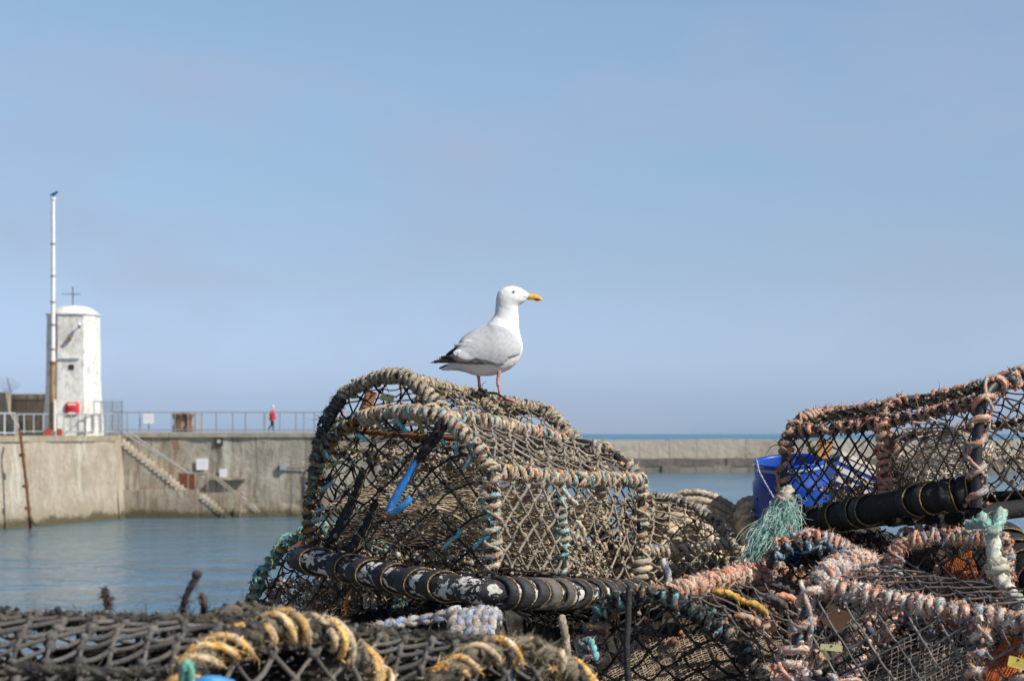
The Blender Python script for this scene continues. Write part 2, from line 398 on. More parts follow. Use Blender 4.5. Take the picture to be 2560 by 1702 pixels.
for z_ in zs_:                                          # smooth the tint so that no band shows in the sky
    d_ = np.linspace(-1, 1, 41) * (.003 + .33 * z_); wgt = np.exp(-(np.linspace(-2, 2, 41)) ** 2)
    tint.append([(np.interp(np.abs(z_ + d_), tx_, ty_[:, k]) * wgt).sum() / wgt.sum() for k in range(3)])
el[0].position, el[0].color = 0.0, (*tint[0], 1); el[1].position, el[1].color = float(zs_[-1]), (*tint[-1], 1)
for z_, c_ in zip(zs_[1:-1], tint[1:-1]):
    e_ = el.new(float(z_)); e_.color = (*c_, 1)
mul = nt.nodes.new('ShaderNodeMix'); mul.data_type = 'RGBA'; mul.blend_type = 'MULTIPLY'; mul.inputs[0].default_value = 1
nt.links.new(sky.outputs[0], mul.inputs[6]); nt.links.new(rmp.outputs[0], mul.inputs[7])
# thin high haze cloud drifting over the blue
mp = nt.nodes.new('ShaderNodeMapping'); nt.links.new(tc.outputs['Generated'], mp.inputs[0]); mp.inputs['Scale'].default_value = (3.0, 3.0, 7.0)
cn = nt.nodes.new('ShaderNodeTexNoise'); nt.links.new(mp.outputs[0], cn.inputs['Vector']); cn.inputs['Scale'].default_value = 2.6; cn.inputs['Detail'].default_value = 4; cn.inputs['Roughness'].default_value = 0.5
cr = nt.nodes.new('ShaderNodeMapRange'); nt.links.new(cn.outputs['Fac'], cr.inputs['Value'])
cr.inputs['From Min'].default_value = 0.46; cr.inputs['From Max'].default_value = 0.72; cr.inputs['To Max'].default_value = 0.45
cm = nt.nodes.new('ShaderNodeMix'); cm.data_type = 'RGBA'; nt.links.new(cr.outputs[0], cm.inputs[0]); nt.links.new(mul.outputs[2], cm.inputs[6])
SKY_STRENGTH = 0.1
cm.inputs[7].default_value = (0.405 / SKY_STRENGTH, 0.46 / SKY_STRENGTH, 0.61 / SKY_STRENGTH, 1)
nt.links.new(cm.outputs[2], bg.inputs[0]); bg.inputs[1].default_value = SKY_STRENGTH

sl = bpy.data.lights.new('sun', 'SUN'); sl.energy = 5.0; sl.angle = math.radians(0.5); sl.color = (1.0, 0.95, 0.86)
so = bpy.data.objects.new('sun', sl); COL.objects.link(so); so.location = (20, -20, 30)
from mathutils import Vector
so.rotation_euler = Vector(tuple(-SUN)).to_track_quat('-Z', 'Y').to_euler()

cd = bpy.data.cameras.new('camera'); cam = bpy.data.objects.new('camera', cd); COL.objects.link(cam)
cam.location = (0, 0, H); cam.rotation_euler = (math.radians(90), 0, 0)
cd.sensor_width = 36; cd.lens = F / 2560 * 36; cd.shift_y = (V0 - 851) / 2560
cd.clip_start = 0.1; cd.clip_end = 20000
cd.dof.use_dof = True; cd.dof.focus_distance = 7.2; cd.dof.aperture_fstop = 7.0
scene.camera = cam
vs = scene.view_settings; vs.view_transform = 'Standard'; vs.look = 'None'; vs.exposure = 0.0; vs.gamma = 1; vs.use_curve_mapping = False

# ------------------------------------------------------------------ ground and water
def sheet(name, x0, x1, y0, y1, z, mat, nx=2, ny=2):
    mb = MB(); xs = np.linspace(x0, x1, nx); ys = np.linspace(y0, y1, ny)
    v = np.stack(np.meshgrid(xs, ys, indexing='xy'), -1).reshape(-1, 2)
    mb.add(np.concatenate([v, np.full((len(v), 1), z)], 1), grid_quads(ny, nx, False))
    o = mb.build(name, mat, None, (0, 0, 0)); tag(o, None, None, None, 'structure'); return o
tag(sheet('harbour_water', -400, 400, 11.0, 292, WATER_Z, M['water']), 'rippled blue harbour water below the pier walls', 'water')
tag(sheet('sea', -9000, 9000, 292, 15000, WATER_Z - 0.0, M['sea']), 'band of darker open sea beyond the breakwater', 'sea')
mb = MB(); box(mb, -14, 14, -6, 11, -6, 0); tag(mb.build('quay_ground', M['quay'], None, (0, 0, 0), False), 'concrete quay under the stacked pots', 'quay', None, 'structure')

# ------------------------------------------------------------------ left quay wall with the old light tower
def W(u, v, Y): return P(u, v, Y)
a0, a1 = W(-260, 0, 103.5), W(303, 0, 126.0)
a0[2] = a1[2] = WATER_Z - 1.5
ztop = 1.46
def wallface(u, Y, z):
    return np.array([(u - U0) / F * Y, Y, z])
mb = MB()
bl, br = wallface(-330, 100.5, WATER_Z - 1.5), wallface(303, 126.0, WATER_Z - 1.5)
tl, tr = wallface(-330, 101.9, ztop - .35), wallface(287, 126.6, ztop - .35)
dirw = unit((br - bl) * np.array([1, 1, 0])); inn = np.array([-dirw[1], dirw[0], 0.0])
if inn[1] < 0: inn = -inn
ROWS, COLS_ = 14, 60
gv = []
for i in range(ROWS):
    f = i / (ROWS - 1)
    for j in range(COLS_):
        g = j / (COLS_ - 1)
        p = (bl * (1 - g) + br * g) * (1 - f) + (tl * (1 - g) + tr * g) * f
        gv.append(p)
gv = np.array(gv); gv += inn * (wob(gv, 1.1, 0.05)[:, :1] + wob(gv, 4.0, 0.02)[:, :1])
mb.add(gv, grid_quads(ROWS, COLS_, False))
b2l, b2r, t2l, t2r = bl + inn * 26, br + np.array([0.2, 16, 0]), tl + inn * 26, tr + np.array([0.2, 16, 0])
mb.add([br, b2r, t2r, tr, b2l, t2l, tl, bl], [[0, 1, 2, 3], [1, 4, 5, 2], [3, 2, 5, 6]])
lw = thing('harbour_wall', 'pale battered concrete quay wall below the white tower', 'wall', (bl + br) / 2)
mb.build('wall_face', M['wall'], lw)
mb = MB(); cl, crn = tl - inn * .12 + [0, 0, .003], tr - inn * .12 + [0, 0, .003]
hexa(mb, [cl, crn, crn + inn * 1.3, cl + inn * 1.3] + [q + np.array([0, 0, .35]) for q in (cl, crn, crn + inn * 1.3, cl + inn * 1.3)])
mb.build('coping', M['stone2'], lw, smooth=False)
mb = MB(); d0, d1 = tl + inn * 1.3, tr + inn * 1.3
hexa(mb, [d0, d1, t2r, t2l] + [q + np.array([0, 0, .3]) for q in (d0, d1, t2r, t2l)])
mb.build('deck', M['stone2'], lw, smooth=False)
DECK = ztop - 0.05
# rusty drain pipe running down the wall
pp = thing('rusty_pipe', 'rust brown pipe running down the battered quay wall', 'pipe', W(75, 1320, 112.5))
mb = MB(); pts = [W(48, 1072, 113.5), W(52, 1092, 112.9), W(60, 1160, 112.7), W(70, 1250, 112.3), W(76, 1326, 111.6)]
tube(mb, smooth_path(pts, .1), .085, 8, (.1, .055, .032), True, .1); mb.build('pipe', M['rust'], pp)
mb = MB(); 
for k_ in (1.2, 2.6, 3.6):
    c_ = pts[0] * (1 - k_ / 4.6) + pts[-1] * (k_ / 4.6); tube(mb, [c_ - [.0, 0, .08], c_ + [0, 0, .08]], .18, 8, (.12, .07, .05))
blobs(mb, [W(84, 1300, 111.6)], .3, (.3, .25, .18), .5, True, .15)
mb.build('bracket', M['rust'], pp)

# ---- tower
TD = 126.6; kt = TD / F
tx, ty = (184 - U0) * kt, TD
tz0, tz1 = DECK - .05, H + (1083 - 790) * kt
tower = thing('light_tower', 'white peeling eight sided harbour light tower with a domed cap', 'tower', (tx, ty, tz0))
OCT = np.array([(-.68, -1.5), (.95, -1.5), (1.52, -.85), (1.52, .85), (.95, 1.5), (-.68, 1.5), (-1.55, .75), (-1.55, -.75)])
mb = MB(); lev = [(0, 1.13), (.06, 1.12), (.14, 1.1), (.3, 1.055), (.5, 1.02), (.75, .995), (1, .985)]
ring = []
sub = 6
for f, s in np.array([(np.interp(x, [l[0] for l in lev], [l[0] for l in lev]), np.interp(x, [l[0] for l in lev], [l[1] for l in lev])) for x in np.linspace(0, 1, 40)]):
    for k_ in range(8):
        for j in range(sub):
            q = OCT[k_] * (1 - j / sub) + OCT[(k_ + 1) % 8] * (j / sub)
            ring.append([tx + q[0] * s, ty + q[1] * s, tz0 + (tz1 - tz0) * f])
ring = np.array(ring); dsp = wob(ring, 2.2, .012); ring[:, :2] += dsp[:, :2]
mb.add(ring, grid_quads(40, 8 * sub)); mb.build('tower_wall', M['plaster'], tower, smooth=False)
mb = MB()
prof = [(1.0, 0), (1.045, .02), (1.045, .1), (.98, .14), (.88, .33), (.68, .52), (.42, .64), (.15, .69), (.02, .7)]
rg = []
for s, z in prof:
    for k_ in range(8):
        for j in range(4):
            q = OCT[k_] * (1 - j / 4) + OCT[(k_ + 1) % 8] * (j / 4)
            rr_ = np.linalg.norm(q); rd = q / rr_ * 1.6
            m_ = min(1, z / .5); q = q * (1 - m_) + rd * m_
            rg.append([tx + q[0] * s, ty + q[1] * s, tz1 + .004 + z * .95])
mb.add(rg, grid_quads(len(prof), 32)); mb.build('dome', M['plaster'], tower)
def on_front(u, v, dy=0.0): return np.array([(u - U0) * kt, ty - 1.5 * 1.03 + dy, H - (v - V0) * kt])
mb = MB(); c_ = on_front(192, 919); box(mb, c_[0] - .16, c_[0] + .16, c_[1] - .03, c_[1] + .3, c_[2] - .15, c_[2] + .15, (.03, .03, .03)); mb.build('window', M['dark'], tower, smooth=False)
mb = MB(); c_ = on_front(141, 822); box(mb, c_[0] - .05, c_[0] + .28, c_[1] + .22, c_[1] + .9, c_[2] - .3, c_[2] + .3, (.04, .05, .05)); mb.build('window', M['dark'], tower, smooth=False)
mb = MB(); c_ = on_front(188, 897); box(mb, c_[0] - .62, c_[0] + .62, c_[1] - .1, c_[1] + .1, c_[2] - .04, c_[2] + .05, (.75, .73, .7)); mb.build('ledge', M['plaster'], tower, smooth=False)
mb = MB(); c_ = on_front(214, 816); tube(mb, [c_ + [0, .1, 0], c_ + [0, -.3, .02]], .05, 8, (.5, .5, .5)); blobs(mb, [c_ + [0, -.32, .03]], .13, (.8, .8, .78), .1, True); blobs(mb, [c_ + [.01, -.3, -.12]], .09, (.03, .03, .03), .1, True)
mb.build('lamp', M['white'], tower)
mb = MB(); c_ = on_front(188, 850); box(mb, c_[0] - .12, c_[0] + .1, c_[1] - .25, c_[1] + .1, c_[2] - .08, c_[2] + .1, (.2, .15, .1)); mb.build('bracket', M['rust'], tower, smooth=False)
mb = MB(); b_ = np.array([tx - .05, ty, tz1 + .66]); t_ = b_ + [0, 0, 1.15]
tube(mb, [b_, t_], .035, 6, (.1, .09, .09)); tube(mb, [t_ + [-.6, 0, -.42], t_ + [.5, 0, -.42]], .025, 6, (.12, .11, .11)); tube(mb, [t_ + [0, -.4, -.42], t_ + [0, .4, -.42]], .025, 6, (.12, .11, .11))
blobs(mb, [t_ + [-.6, 0, -.42]], .07, (.4, .35, .33), .2); blobs(mb, [t_], .05, (.1, .1, .1), .1)
mb.build('weather_vane', M['dark'], tower)
# lifebuoy cabinet
c_ = on_front(195, 1022, -.05); lb = thing('lifebuoy_cabinet', 'red lifebuoy cabinet with white panels fixed on the white tower', 'lifebuoy cabinet', c_ + [0, 0, -.42])
mb = MB(); n = 28; th = np.linspace(0, 2 * PI, n, endpoint=False)
sq = np.stack([np.sign(np.cos(th)) * np.abs(np.cos(th)) ** .45 * .44, np.sign(np.sin(th)) * np.abs(np.sin(th)) ** .45 * .42], 1)
rings_ = [np.stack([c_[0] + sq[:, 0] * s, np.full(n, c_[1] + y), c_[2] + sq[:, 1] * s], 1) for s, y in ((1, .15), (1, -.1), (.94, -.15), (.02, -.16))]
mb.add(np.concatenate(rings_), grid_quads(4, n), c=(.62, .03, .035)); mb.build('case', M['paint'], lb)
for dz, dzz in ((.25, .1), (-.3, .09)):
    mb = MB(); m = 9; xs = np.linspace(-.26, .26, m)
    up = np.stack([c_[0] + xs, np.full(m, c_[1] - .165), c_[2] + dz + dzz * np.sqrt(np.clip(1 - (xs / .3) ** 2, 0, 1))], 1)
    lo = np.stack([c_[0] + xs, np.full(m, c_[1] - .165), c_[2] + dz - .08 + .05 * np.sqrt(np.clip(1 - (xs / .3) ** 2, 0, 1))], 1)
    mb.add(np.concatenate([lo, up]), grid_quads(2, m, False), c=(.78, .72, .7)); mb.build('panel', M['paint'], lb, smooth=False)
# flagpole with a bird-shaped finial
FD = 121.0; kf = FD / F
fp = thing('flagpole', 'tall white flagpole with a rusty foot beside the tower', 'flagpole', W(132, 1075, FD))
mb = MB(); tube(mb, [W(131, 1078, FD), W(131, 1000, FD), W(132, 906, FD)], [.17, .165, .16], 12, (.4, .27, .14)); tube(mb, [W(132, 909, FD), W(132, 903, FD)], .21, 12, (.25, .12, .05)); mb.build('rusty_base', M['rust'], fp)
mb = MB(); q = resample(np.array([W(132, 905, FD), W(133, 700, FD), W(133, 497, FD)]), 0.25); tube(mb, q, np.linspace(.145, .1, len(q)), 12, (.8, .78, .76)); mb.build('pole', M['white'], fp)
mb = MB()
for v_ in (873, 812, 755, 690, 610): tube(mb, [W(132.5, v_ - 2, FD), W(132.5, v_ + 2, FD)], .17 if v_ > 700 else .15, 10, (.35, .22, .13))
mb.build('band', M['rust'], fp)
mb = MB(); tube(mb, [W(133, 500, FD), W(133, 494, FD)], .16, 10, (.75, .73, .7)); mb.build('cap', M['white'], fp)
mb = MB(); c_ = W(134, 486, FD); q = smooth_path([c_ + [-.22, 0, -.05], c_ + [-.05, 0, -.02], c_ + [.1, 0, .06], c_ + [.2, 0, .14], c_ + [.27, 0, .12]], .03)
tube(mb, q, np.interp(np.arange(len(q)), [0, len(q) * .4, len(q) * .7, len(q) * .85, len(q)], [.03, .1, .07, .06, .02]), 8, (.03, .06, .12)); tube(mb, [c_ + [0, 0, -.16], c_], .015, 5, (.1, .1, .1))
o = mb.build('perched_bird', M['cloth']); tag(o, 'small dark bird perched on top of the white flagpole', 'bird')
mb = MB(); tube(mb, [W(136.5, 1078, FD - .3), W(136.5, 1003, FD - .3)], .09, 10, (.72, .68, .6)); blobs(mb, [W(136.5, 1002, FD - .3)], .09, (.72, .68, .6), .05, True)
tag(mb.build('short_post', M['white']), 'short cream post standing at the foot of the flagpole', 'post')
for u_, v_, s_, lab in ((121, 1071, .2, 'low red bollard box at the foot of the rusty flagpole'), (149, 1069, .14, 'small red box on the deck against the tower corner')):
    mb = MB(); c_ = W(u_, v_, FD - .6); box(mb, c_[0] - s_, c_[0] + s_, c_[1] - .2, c_[1] + .2, DECK, DECK + .42, (.42, .08, .06)); box(mb, c_[0] - s_ * .8, c_[0] + s_ * .8, c_[1] - .16, c_[1] + .16, DECK + .423, DECK + .48, (.3, .06, .05))
    tag(mb.build('red_box', M['paint'], smooth=False), lab, 'box')
# ---- walls and palisade behind the tower
mb = MB(); pl = [W(-90, 985, 131), W(16, 985, 131)]
z0 = DECK - .1; zt = H + (1083 - 985) / F * 131
prism(mb, [(W(-200, 0, 131)[0], z0), (W(34, 0, 131)[0], z0), (W(34, 0, 131)[0], z0 + .9), (W(24, 0, 131)[0], z0 + 1.2), (W(13, 0, 131)[0], z0 + 1.75), (W(13, 0, 131)[0], zt + .1), (W(-200, 0, 131)[0], zt + .1)], 129.5, 132.5)
tag(mb.build('rendered_wall', M['stone2'], smooth=False), 'pale rendered wall end with a sloping foot at the left edge', 'wall')
mb = MB(); prism(mb, [(W(11, 0, 135)[0], z0), (W(130, 0, 135)[0], z0), (W(130, 0, 135)[0], H + 98 / F * 135), (W(11, 0, 135)[0], H + 98 / F * 135)], 134.5, 136)
tag(mb.build('stone_wall', M['stone'], smooth=False), 'brown stone wall behind the white tower', 'wall')
pf = thing('palisade_fence', 'dark steel palisade fence standing against the brown stone wall', 'fence', W(65, 1080, 133.5))
mb = MB(); x0, x1 = W(14, 0, 133.5)[0], W(113, 0, 133.5)[0]
for x in np.arange(x0, x1, .13): box(mb, x - .03, x + .03, 133.48, 133.52, z0, H + 87 / F * 133.5, (.05, .05, .05))
mb.build('pale', M['dark'], pf, smooth=False)
for zz in (z0 + .5, H + 82 / F * 133.5):
    mb = MB(); box(mb, x0, x1, 133.53, 133.6, zz - .04, zz + .04, (.05, .05, .05)); mb.build('rail', M['dark'], pf, smooth=False)
sf = thing('spiked_fan', 'fan of thin rusty spikes above the wall at the left edge', 'security spikes', W(22, 990, 131.8))
mb = MB(); c_ = W(14, 990, 131.6)
for a_ in np.linspace(.05, 1.2, 15):
    a2 = PI / 2 + .55 - a_ * 1.25
    tube(mb, [c_ + np.array([math.cos(a2), 0, math.sin(a2)]) * .2, c_ + np.array([math.cos(a2), 0, math.sin(a2)]) * 1.28], .008, 4, (.2, .19, .2))
tube(mb, [c_ + np.array([.1, 0, 1.2]), c_ + np.array([.42, 0, 0])], .03, 5, (.1, .1, .1))
mb.build('spikes', M['dark'], sf)
# ---- railing on the left quay
def railing(name, label, u0, u1, Yf, vtop, vbot, posts, col, r=.035, rails=None, group=None):
    mid = W((u0 + u1) / 2, vbot, Yf((u0 + u1) / 2))
    t = thing(name, label, 'railing', mid, group)
    us = np.linspace(u0, u1, 12)
    for v_ in (rails or (vtop, vbot - 2)):
        mb = MB(); tube(mb, [W(u, v_, Yf(u)) for u in us], r, 6, col); mb.build('rail', M['galv'], t)
    for u in posts:
        mb = MB(); tube(mb, [W(u, vbot + 3, Yf(u)), W(u, vtop - 1, Yf(u))], r * 1.15, 6, np.asarray(col) * rng.uniform(.8, 1.15)); mb.build('post', M['galv'], t)
    return t
Yl = lambda u: np.interp(u, [-330, 287], [101.9, 126.6]) + .9
railing('railing', 'pale grey metal barrier panel at the far left of the quay edge', -150, 38, Yl, 1033, 1084, [-140, -110, -80, -50, -20, 11, 37], (.5, .52, .53), .05)
railing('railing', 'long pale grey bar railing in front of the white tower', 43, 282, Yl, 1035, 1080, [43, 60, 84, 108] + list(np.arange(124, 284, 18.0)), (.42, .45, .47), .035)
# gate beside the tower
gt = thing('mesh_gate', 'grey steel mesh gate beside the white tower', 'gate', W(280, 1080, 127))
mb = MB(); gx0, gx1 = W(250, 0, 128.3)[0], W(306, 0, 128.3)[0]; gz0, gz1 = DECK, H + 82 / F * 127
for x in np.arange(gx0, gx1, .07): tube(mb, [[x, 128.3, gz0 + .1], [x, 128.3, gz1]], .012, 4, (.2, .22, .25))
for z in np.arange(gz0 + .1, gz1, .3): tube(mb, [[gx0, 128.32, z], [gx1, 128.32, z]], .01, 4, (.2, .22, .25))
mb.build('mesh_panel', M['galv'], gt)
for x in (gx0, (gx0 + gx1) / 2 + .1, gx1):
    mb = MB(); tube(mb, [[x, 128.3, gz0], [x, 128.3, gz1 + .05]], .04, 6, (.25, .27, .29)); mb.build('post', M['galv'], gt)
mb = MB(); q0 = W(235, 1003, 124.2); q1 = W(253, 1076, 124.2)
for a_, b_ in (((q0[0], q0[2]), (q1[0], q0[2])), ((q1[0], q0[2]), (q1[0], q1[2])), ((q0[0], q0[2]), (q0[0], q1[2])), ((q0[0], (q0[2] * .55 + q1[2] * .45)), (q1[0], (q0[2] * .55 + q1[2] * .45)))):
    tube(mb, [[a_[0], 124.2, a_[1]], [b_[0], 124.2, b_[1]]], .035, 6, (.4, .42, .44))
mb.build('side_frame', M['galv'], gt)

# ---- back pier wall with the stairs
BY = 130.0; kb = BY / F
pier_x1 = W(1120, 0, BY)[0]; pier_x0 = W(270, 0, BY)[0]; pz = H + 2.0 * kb
bw = thing('harbour_wall', 'long stained grey pier wall behind the stone stairs', 'wall', ((pier_x0 + pier_x1) / 2, BY, WATER_Z))
mb = MB(); nx, nz = 90, 14
g = np.stack(np.meshgrid(np.linspace(pier_x0, pier_x1, nx), np.linspace(WATER_Z - 1.5, pz - .3, nz), indexing='xy'), -1).reshape(-1, 2)
gv = np.stack([g[:, 0], np.full(len(g), BY), g[:, 1]], 1); gv[:, 1] += wob(gv, 1.3, .05)[:, 0]
mb.add(gv, grid_quads(nz, nx, False))
mb.add([[pier_x1, BY, WATER_Z - 1.5], [pier_x1, BY + 9, WATER_Z - 1.5], [pier_x1, BY + 9, pz - .3], [pier_x1, BY, pz - .3], [pier_x0, BY + 9, pz - .3], [pier_x0, BY, pz - .3], [pier_x0, BY + 9, WATER_Z - 1.5]], [[0, 1, 2, 3], [3, 2, 4, 5], [1, 6, 4, 2]])
mb.build('wall_face', M['wall2'], bw)
mb = MB(); box(mb, pier_x0 + .02, pier_x1 + .15, BY - .18, BY + 9, pz - .297, pz, (.4, .36, .3)); mb.build('coping', M['stone2'], bw, smooth=False)
mb = MB(); c_ = W(547, 1103, BY - .1)
box(mb, c_[0] - .26, c_[0] + .26, BY - .14, BY + .1, c_[2] - .26, c_[2] + .26, (.04, .035, .03)); box(mb, c_[0] - .1, c_[0] + .12, BY - .16, BY - .138, c_[2] - .1, c_[2] + .1, (.5, .5, .45)); mb.build('drain_hole', M['paint'], bw, smooth=False)
# lower ledge right of the stairs
mb = MB(); x0, x1 = W(530, 0, BY)[0], W(615, 0, BY)[0]; box(mb, x0, x1, BY - .5, BY + .2, H - 112 * kb - .1, H - 110 * kb, (.3, .27, .2)); mb.build('ledge', M['stair'], bw, smooth=False)
# rough boulders / broken footing
g = np.stack(np.meshgrid(np.linspace(W(585, 0, BY)[0], pier_x1, 120), np.linspace(WATER_Z - .5, WATER_Z + 1.0, 22), indexing='xy'), -1).reshape(-1, 2)
gv = np.stack([g[:, 0], BY - .22 + .22 * np.clip((g[:, 1] - WATER_Z) / 1.0, 0, 1), g[:, 1]], 1); gv[:, 1] += wob(gv, 2.2, .07)[:, 0] + wob(gv, 6, .05)[:, 1]; gv[:, 2] += wob(gv, 1.5, .06)[:, 2]
mb = MB(); mb.add(gv, grid_quads(22, 120, False)); mb.build('rough_footing', M['wall2'], bw)
st = thing('stone_stairs', 'pale stone stairs running down the pier wall to the water', 'stairs', W(450, 1290, BY - 1))
sx = lambda u: (u - U0) * kb
sz = lambda v: H - (v - V0) * kb
nst, top = 17, []
us_ = np.linspace(292, 470, nst + 1); vs_ = np.linspace(1090, 1230, nst + 1)
treads = []
for i in range(nst):
    top += [(sx(us_[i]), sz(vs_[i])), (sx(us_[i + 1]), sz(vs_[i]))]; treads.append((us_[i], us_[i + 1], vs_[i]))
top += [(sx(470), sz(1230)), (sx(508), sz(1230))]
u2 = np.linspace(508, 578, 9); v2 = np.linspace(1237, 1298, 9)
for i in range(8):
    top += [(sx(u2[i]), sz(v2[i])), (sx(u2[i + 1]), sz(v2[i]))]; treads.append((u2[i], u2[i + 1], v2[i]))
poly = top + [(sx(578), WATER_Z - 1.5), (sx(270), WATER_Z - 1.5), (sx(270), sz(1090))]
mb = MB(); prism(mb, poly, BY - 1.6, BY - .003); mb.build('stair_body', M['stair'], st, smooth=False)
for a_, b_, v_ in treads:
    mb = MB(); hexa(mb, [[sx(a_) - .03, BY - 1.68, sz(v_) - .2], [sx(b_) + .06, BY - 1.68, sz(v_) - .2], [sx(b_) + .06, BY - .2, sz(v_) - .2], [sx(a_) - .03, BY - .2, sz(v_) - .2]] + [[x, y, sz(v_) + .07] for x, y in ((sx(a_) - .03, BY - 1.68), (sx(b_) + .06, BY - 1.68), (sx(b_) + .06, BY - .2), (sx(a_) - .03, BY - .2))])
    mb.build('step', M['tread'], st, smooth=False)
mb = MB(); box(mb, sx(272), sx(505), BY - 2.1, BY - 1.603, WATER_Z - 1.5, sz(1222)); mb.build('landing_block', M['stair'], st, smooth=False)
hr = thing('stair_handrail', 'grey double handrail sloping down along the stone stairs', 'handrail', W(470, 1230, BY - 1.5))
hy = BY - 1.5
for du, dv in ((0, 0), (17, 0)):
    mb = MB(); tube(mb, [W(302 + du, 1078 + dv, hy), W(470, 1183 + dv * .5 - du * .1, hy)], .05, 6, (.36, .35, .33)); mb.build('rail', M['galv'], hr)
mb = MB(); tube(mb, [W(470, 1183, hy), W(520, 1183, hy)], .05, 6, (.36, .35, .33)); mb.build('rail', M['galv'], hr)
for du in (0, 9):
    mb = MB(); tube(mb, [W(522 + du, 1183, hy + .3), W(640 + du, 1280, hy + .3)], .05, 6, (.3, .26, .21)); mb.build('rail', M['galv'], hr)
for u_, v_ in ((305, 1082), (345, 1106), (397, 1138), (422, 1155), (470, 1183), (518, 1183), (560, 1216), (600, 1250)):
    mb = MB(); tube(mb, [W(u_, v_, hy), W(u_, v_ + 42, hy)], .045, 6, (.25, .2, .16)); mb.build('post', M['galv'], hr)
rp = thing('rusty_plate', 'rust red steel plate leaning behind the stair landing', 'steel plate', W(470, 1230, BY - .5))
mb = MB(); hexa(mb, [W(448, 1205, BY - .4), W(487, 1232, BY - .4), W(487, 1232, BY - .3), W(448, 1205, BY - .3), W(446, 1182, BY - .4), W(487, 1184, BY - .4), W(487, 1184, BY - .3), W(446, 1182, BY - .3)], (.13, .05, .03)); mb.build('plate', M['rust'], rp, smooth=False)
def sign(label, u0, u1, v0, v1, Y, cat='sign', col=(.75, .75, .76)):
    mb = MB(); a_, b_ = W(u0, v1, Y), W(u1, v0, Y); box(mb, a_[0], b_[0], Y - .04, Y, a_[2], b_[2], col)
    c2 = (.6, .61, .64); m_ = (b_[0] - a_[0]) * .15
    for k_ in range(3):
        zz = a_[2] + (b_[2] - a_[2]) * (.3 + .2 * k_); box(mb, a_[0] + m_, b_[0] - m_, Y - .044, Y - .0405, zz - .03, zz + .03, c2)
    tag(mb.build('sign', M['white'], smooth=False), label, cat)
sign('larger white notice board on the stained pier wall', 491, 520, 1146, 1174, BY - .1)
sign('smaller white notice on the stained pier wall', 549, 567, 1172, 1192, BY - .1)
sign('white notice hung on the pier railing', 359, 384, 1034, 1058, BY - .08)
railing('railing', 'long thin rusty railing along the top of the pier', 284, 1110, lambda u: BY + .1, 1030, 1076, [297, 318, 350, 372, 430, 437, 470, 488, 505, 541, 582, 614, 660, 664, 700, 740, 760, 786, 830, 870, 910, 950, 990, 1030, 1070], (.33, .33, .34), .035)
# capstan on the pier
cp = thing('rusty_winch', 'rust brown winch with two round drums on the pier', 'winch', W(457, 1078, BY + 2))
mb = MB(); c_ = W(443, 1060, BY + 2)
for dx in (0, .75):
    pr = [(0, -.9), (.36, -.9), (.36, -.6), (.24, -.45), (.22, -.1), (.3, .1), (.38, .2), (.38, .35), (0, .4)]
    rg = np.array([[c_[0] + dx + math.cos(t_) * r_, c_[1] + math.sin(t_) * r_, c_[2] + .35 + z_ * .95] for r_, z_ in pr for t_ in np.linspace(0, 2 * PI, 14, endpoint=False)])
    mb = MB(); mb.add(rg, grid_quads(len(pr), 14), c=(.16, .09, .06) if dx else (.08, .07, .06)); mb.build('drum', M['rust'], cp)
mb = MB(); box(mb, c_[0] + .25, c_[0] + .52, c_[1] - .15, c_[1] + .15, c_[2] - .5, c_[2] + .75, (.35, .28, .22)); mb.build('pillar', M['rust'], cp, smooth=False)
sp = thing('mesh_screen', 'pale wire screen beside the rusty winch', 'screen', W(493, 1078, BY + 1))
mb = MB()
for u_ in np.arange(480, 508, 2.2): tube(mb, [W(u_, 1079, BY + 1), W(u_, 1036, BY + 1)], .012, 4, (.5, .45, .42))
mb.build('wires', M['galv'], sp)
mb = MB()
for v_ in (1036, 1076): tube(mb, [W(478, v_, BY + 1), W(508, v_, BY + 1)], .02, 4, (.45, .4, .38))
mb.build('rail', M['galv'], sp)
# box and pipe and ladder near the end
jb = thing('junction_box', 'blue grey junction box with a pipe on the pier wall', 'junction box', W(708, 1178, BY - .2))
mb = MB(); a_ = W(701, 1174, BY); b_ = W(716, 1158, BY); box(mb, a_[0], b_[0], BY - .3, BY - .05, a_[2], b_[2], (.3, .36, .42)); mb.build('box', M['paint'], jb, smooth=False)
mb = MB(); tube(mb, [W(716, 1167, BY - .15), W(774, 1171, BY - .15)], .05, 6, (.2, .2, .2)); mb.build('pipe', M['galv'], jb)
ld = thing('wall_ladder', 'dark iron ladder fixed to the pier wall at the water', 'ladder', W(775, 1292, BY - .25))
for u_ in (772, 790):
    mb = MB(); tube(mb, [W(u_, 1172, BY - .25), W(u_, 1300, BY - .25)], .07, 6, (.04, .045, .05)); mb.build('rail', M['dark'], ld)
for v_ in np.arange(1180, 1296, 12):
    mb = MB(); tube(mb, [W(772, v_, BY - .25), W(790, v_, BY - .25)], .03, 5, (.05, .05, .05)); mb.build('rung', M['dark'], ld)
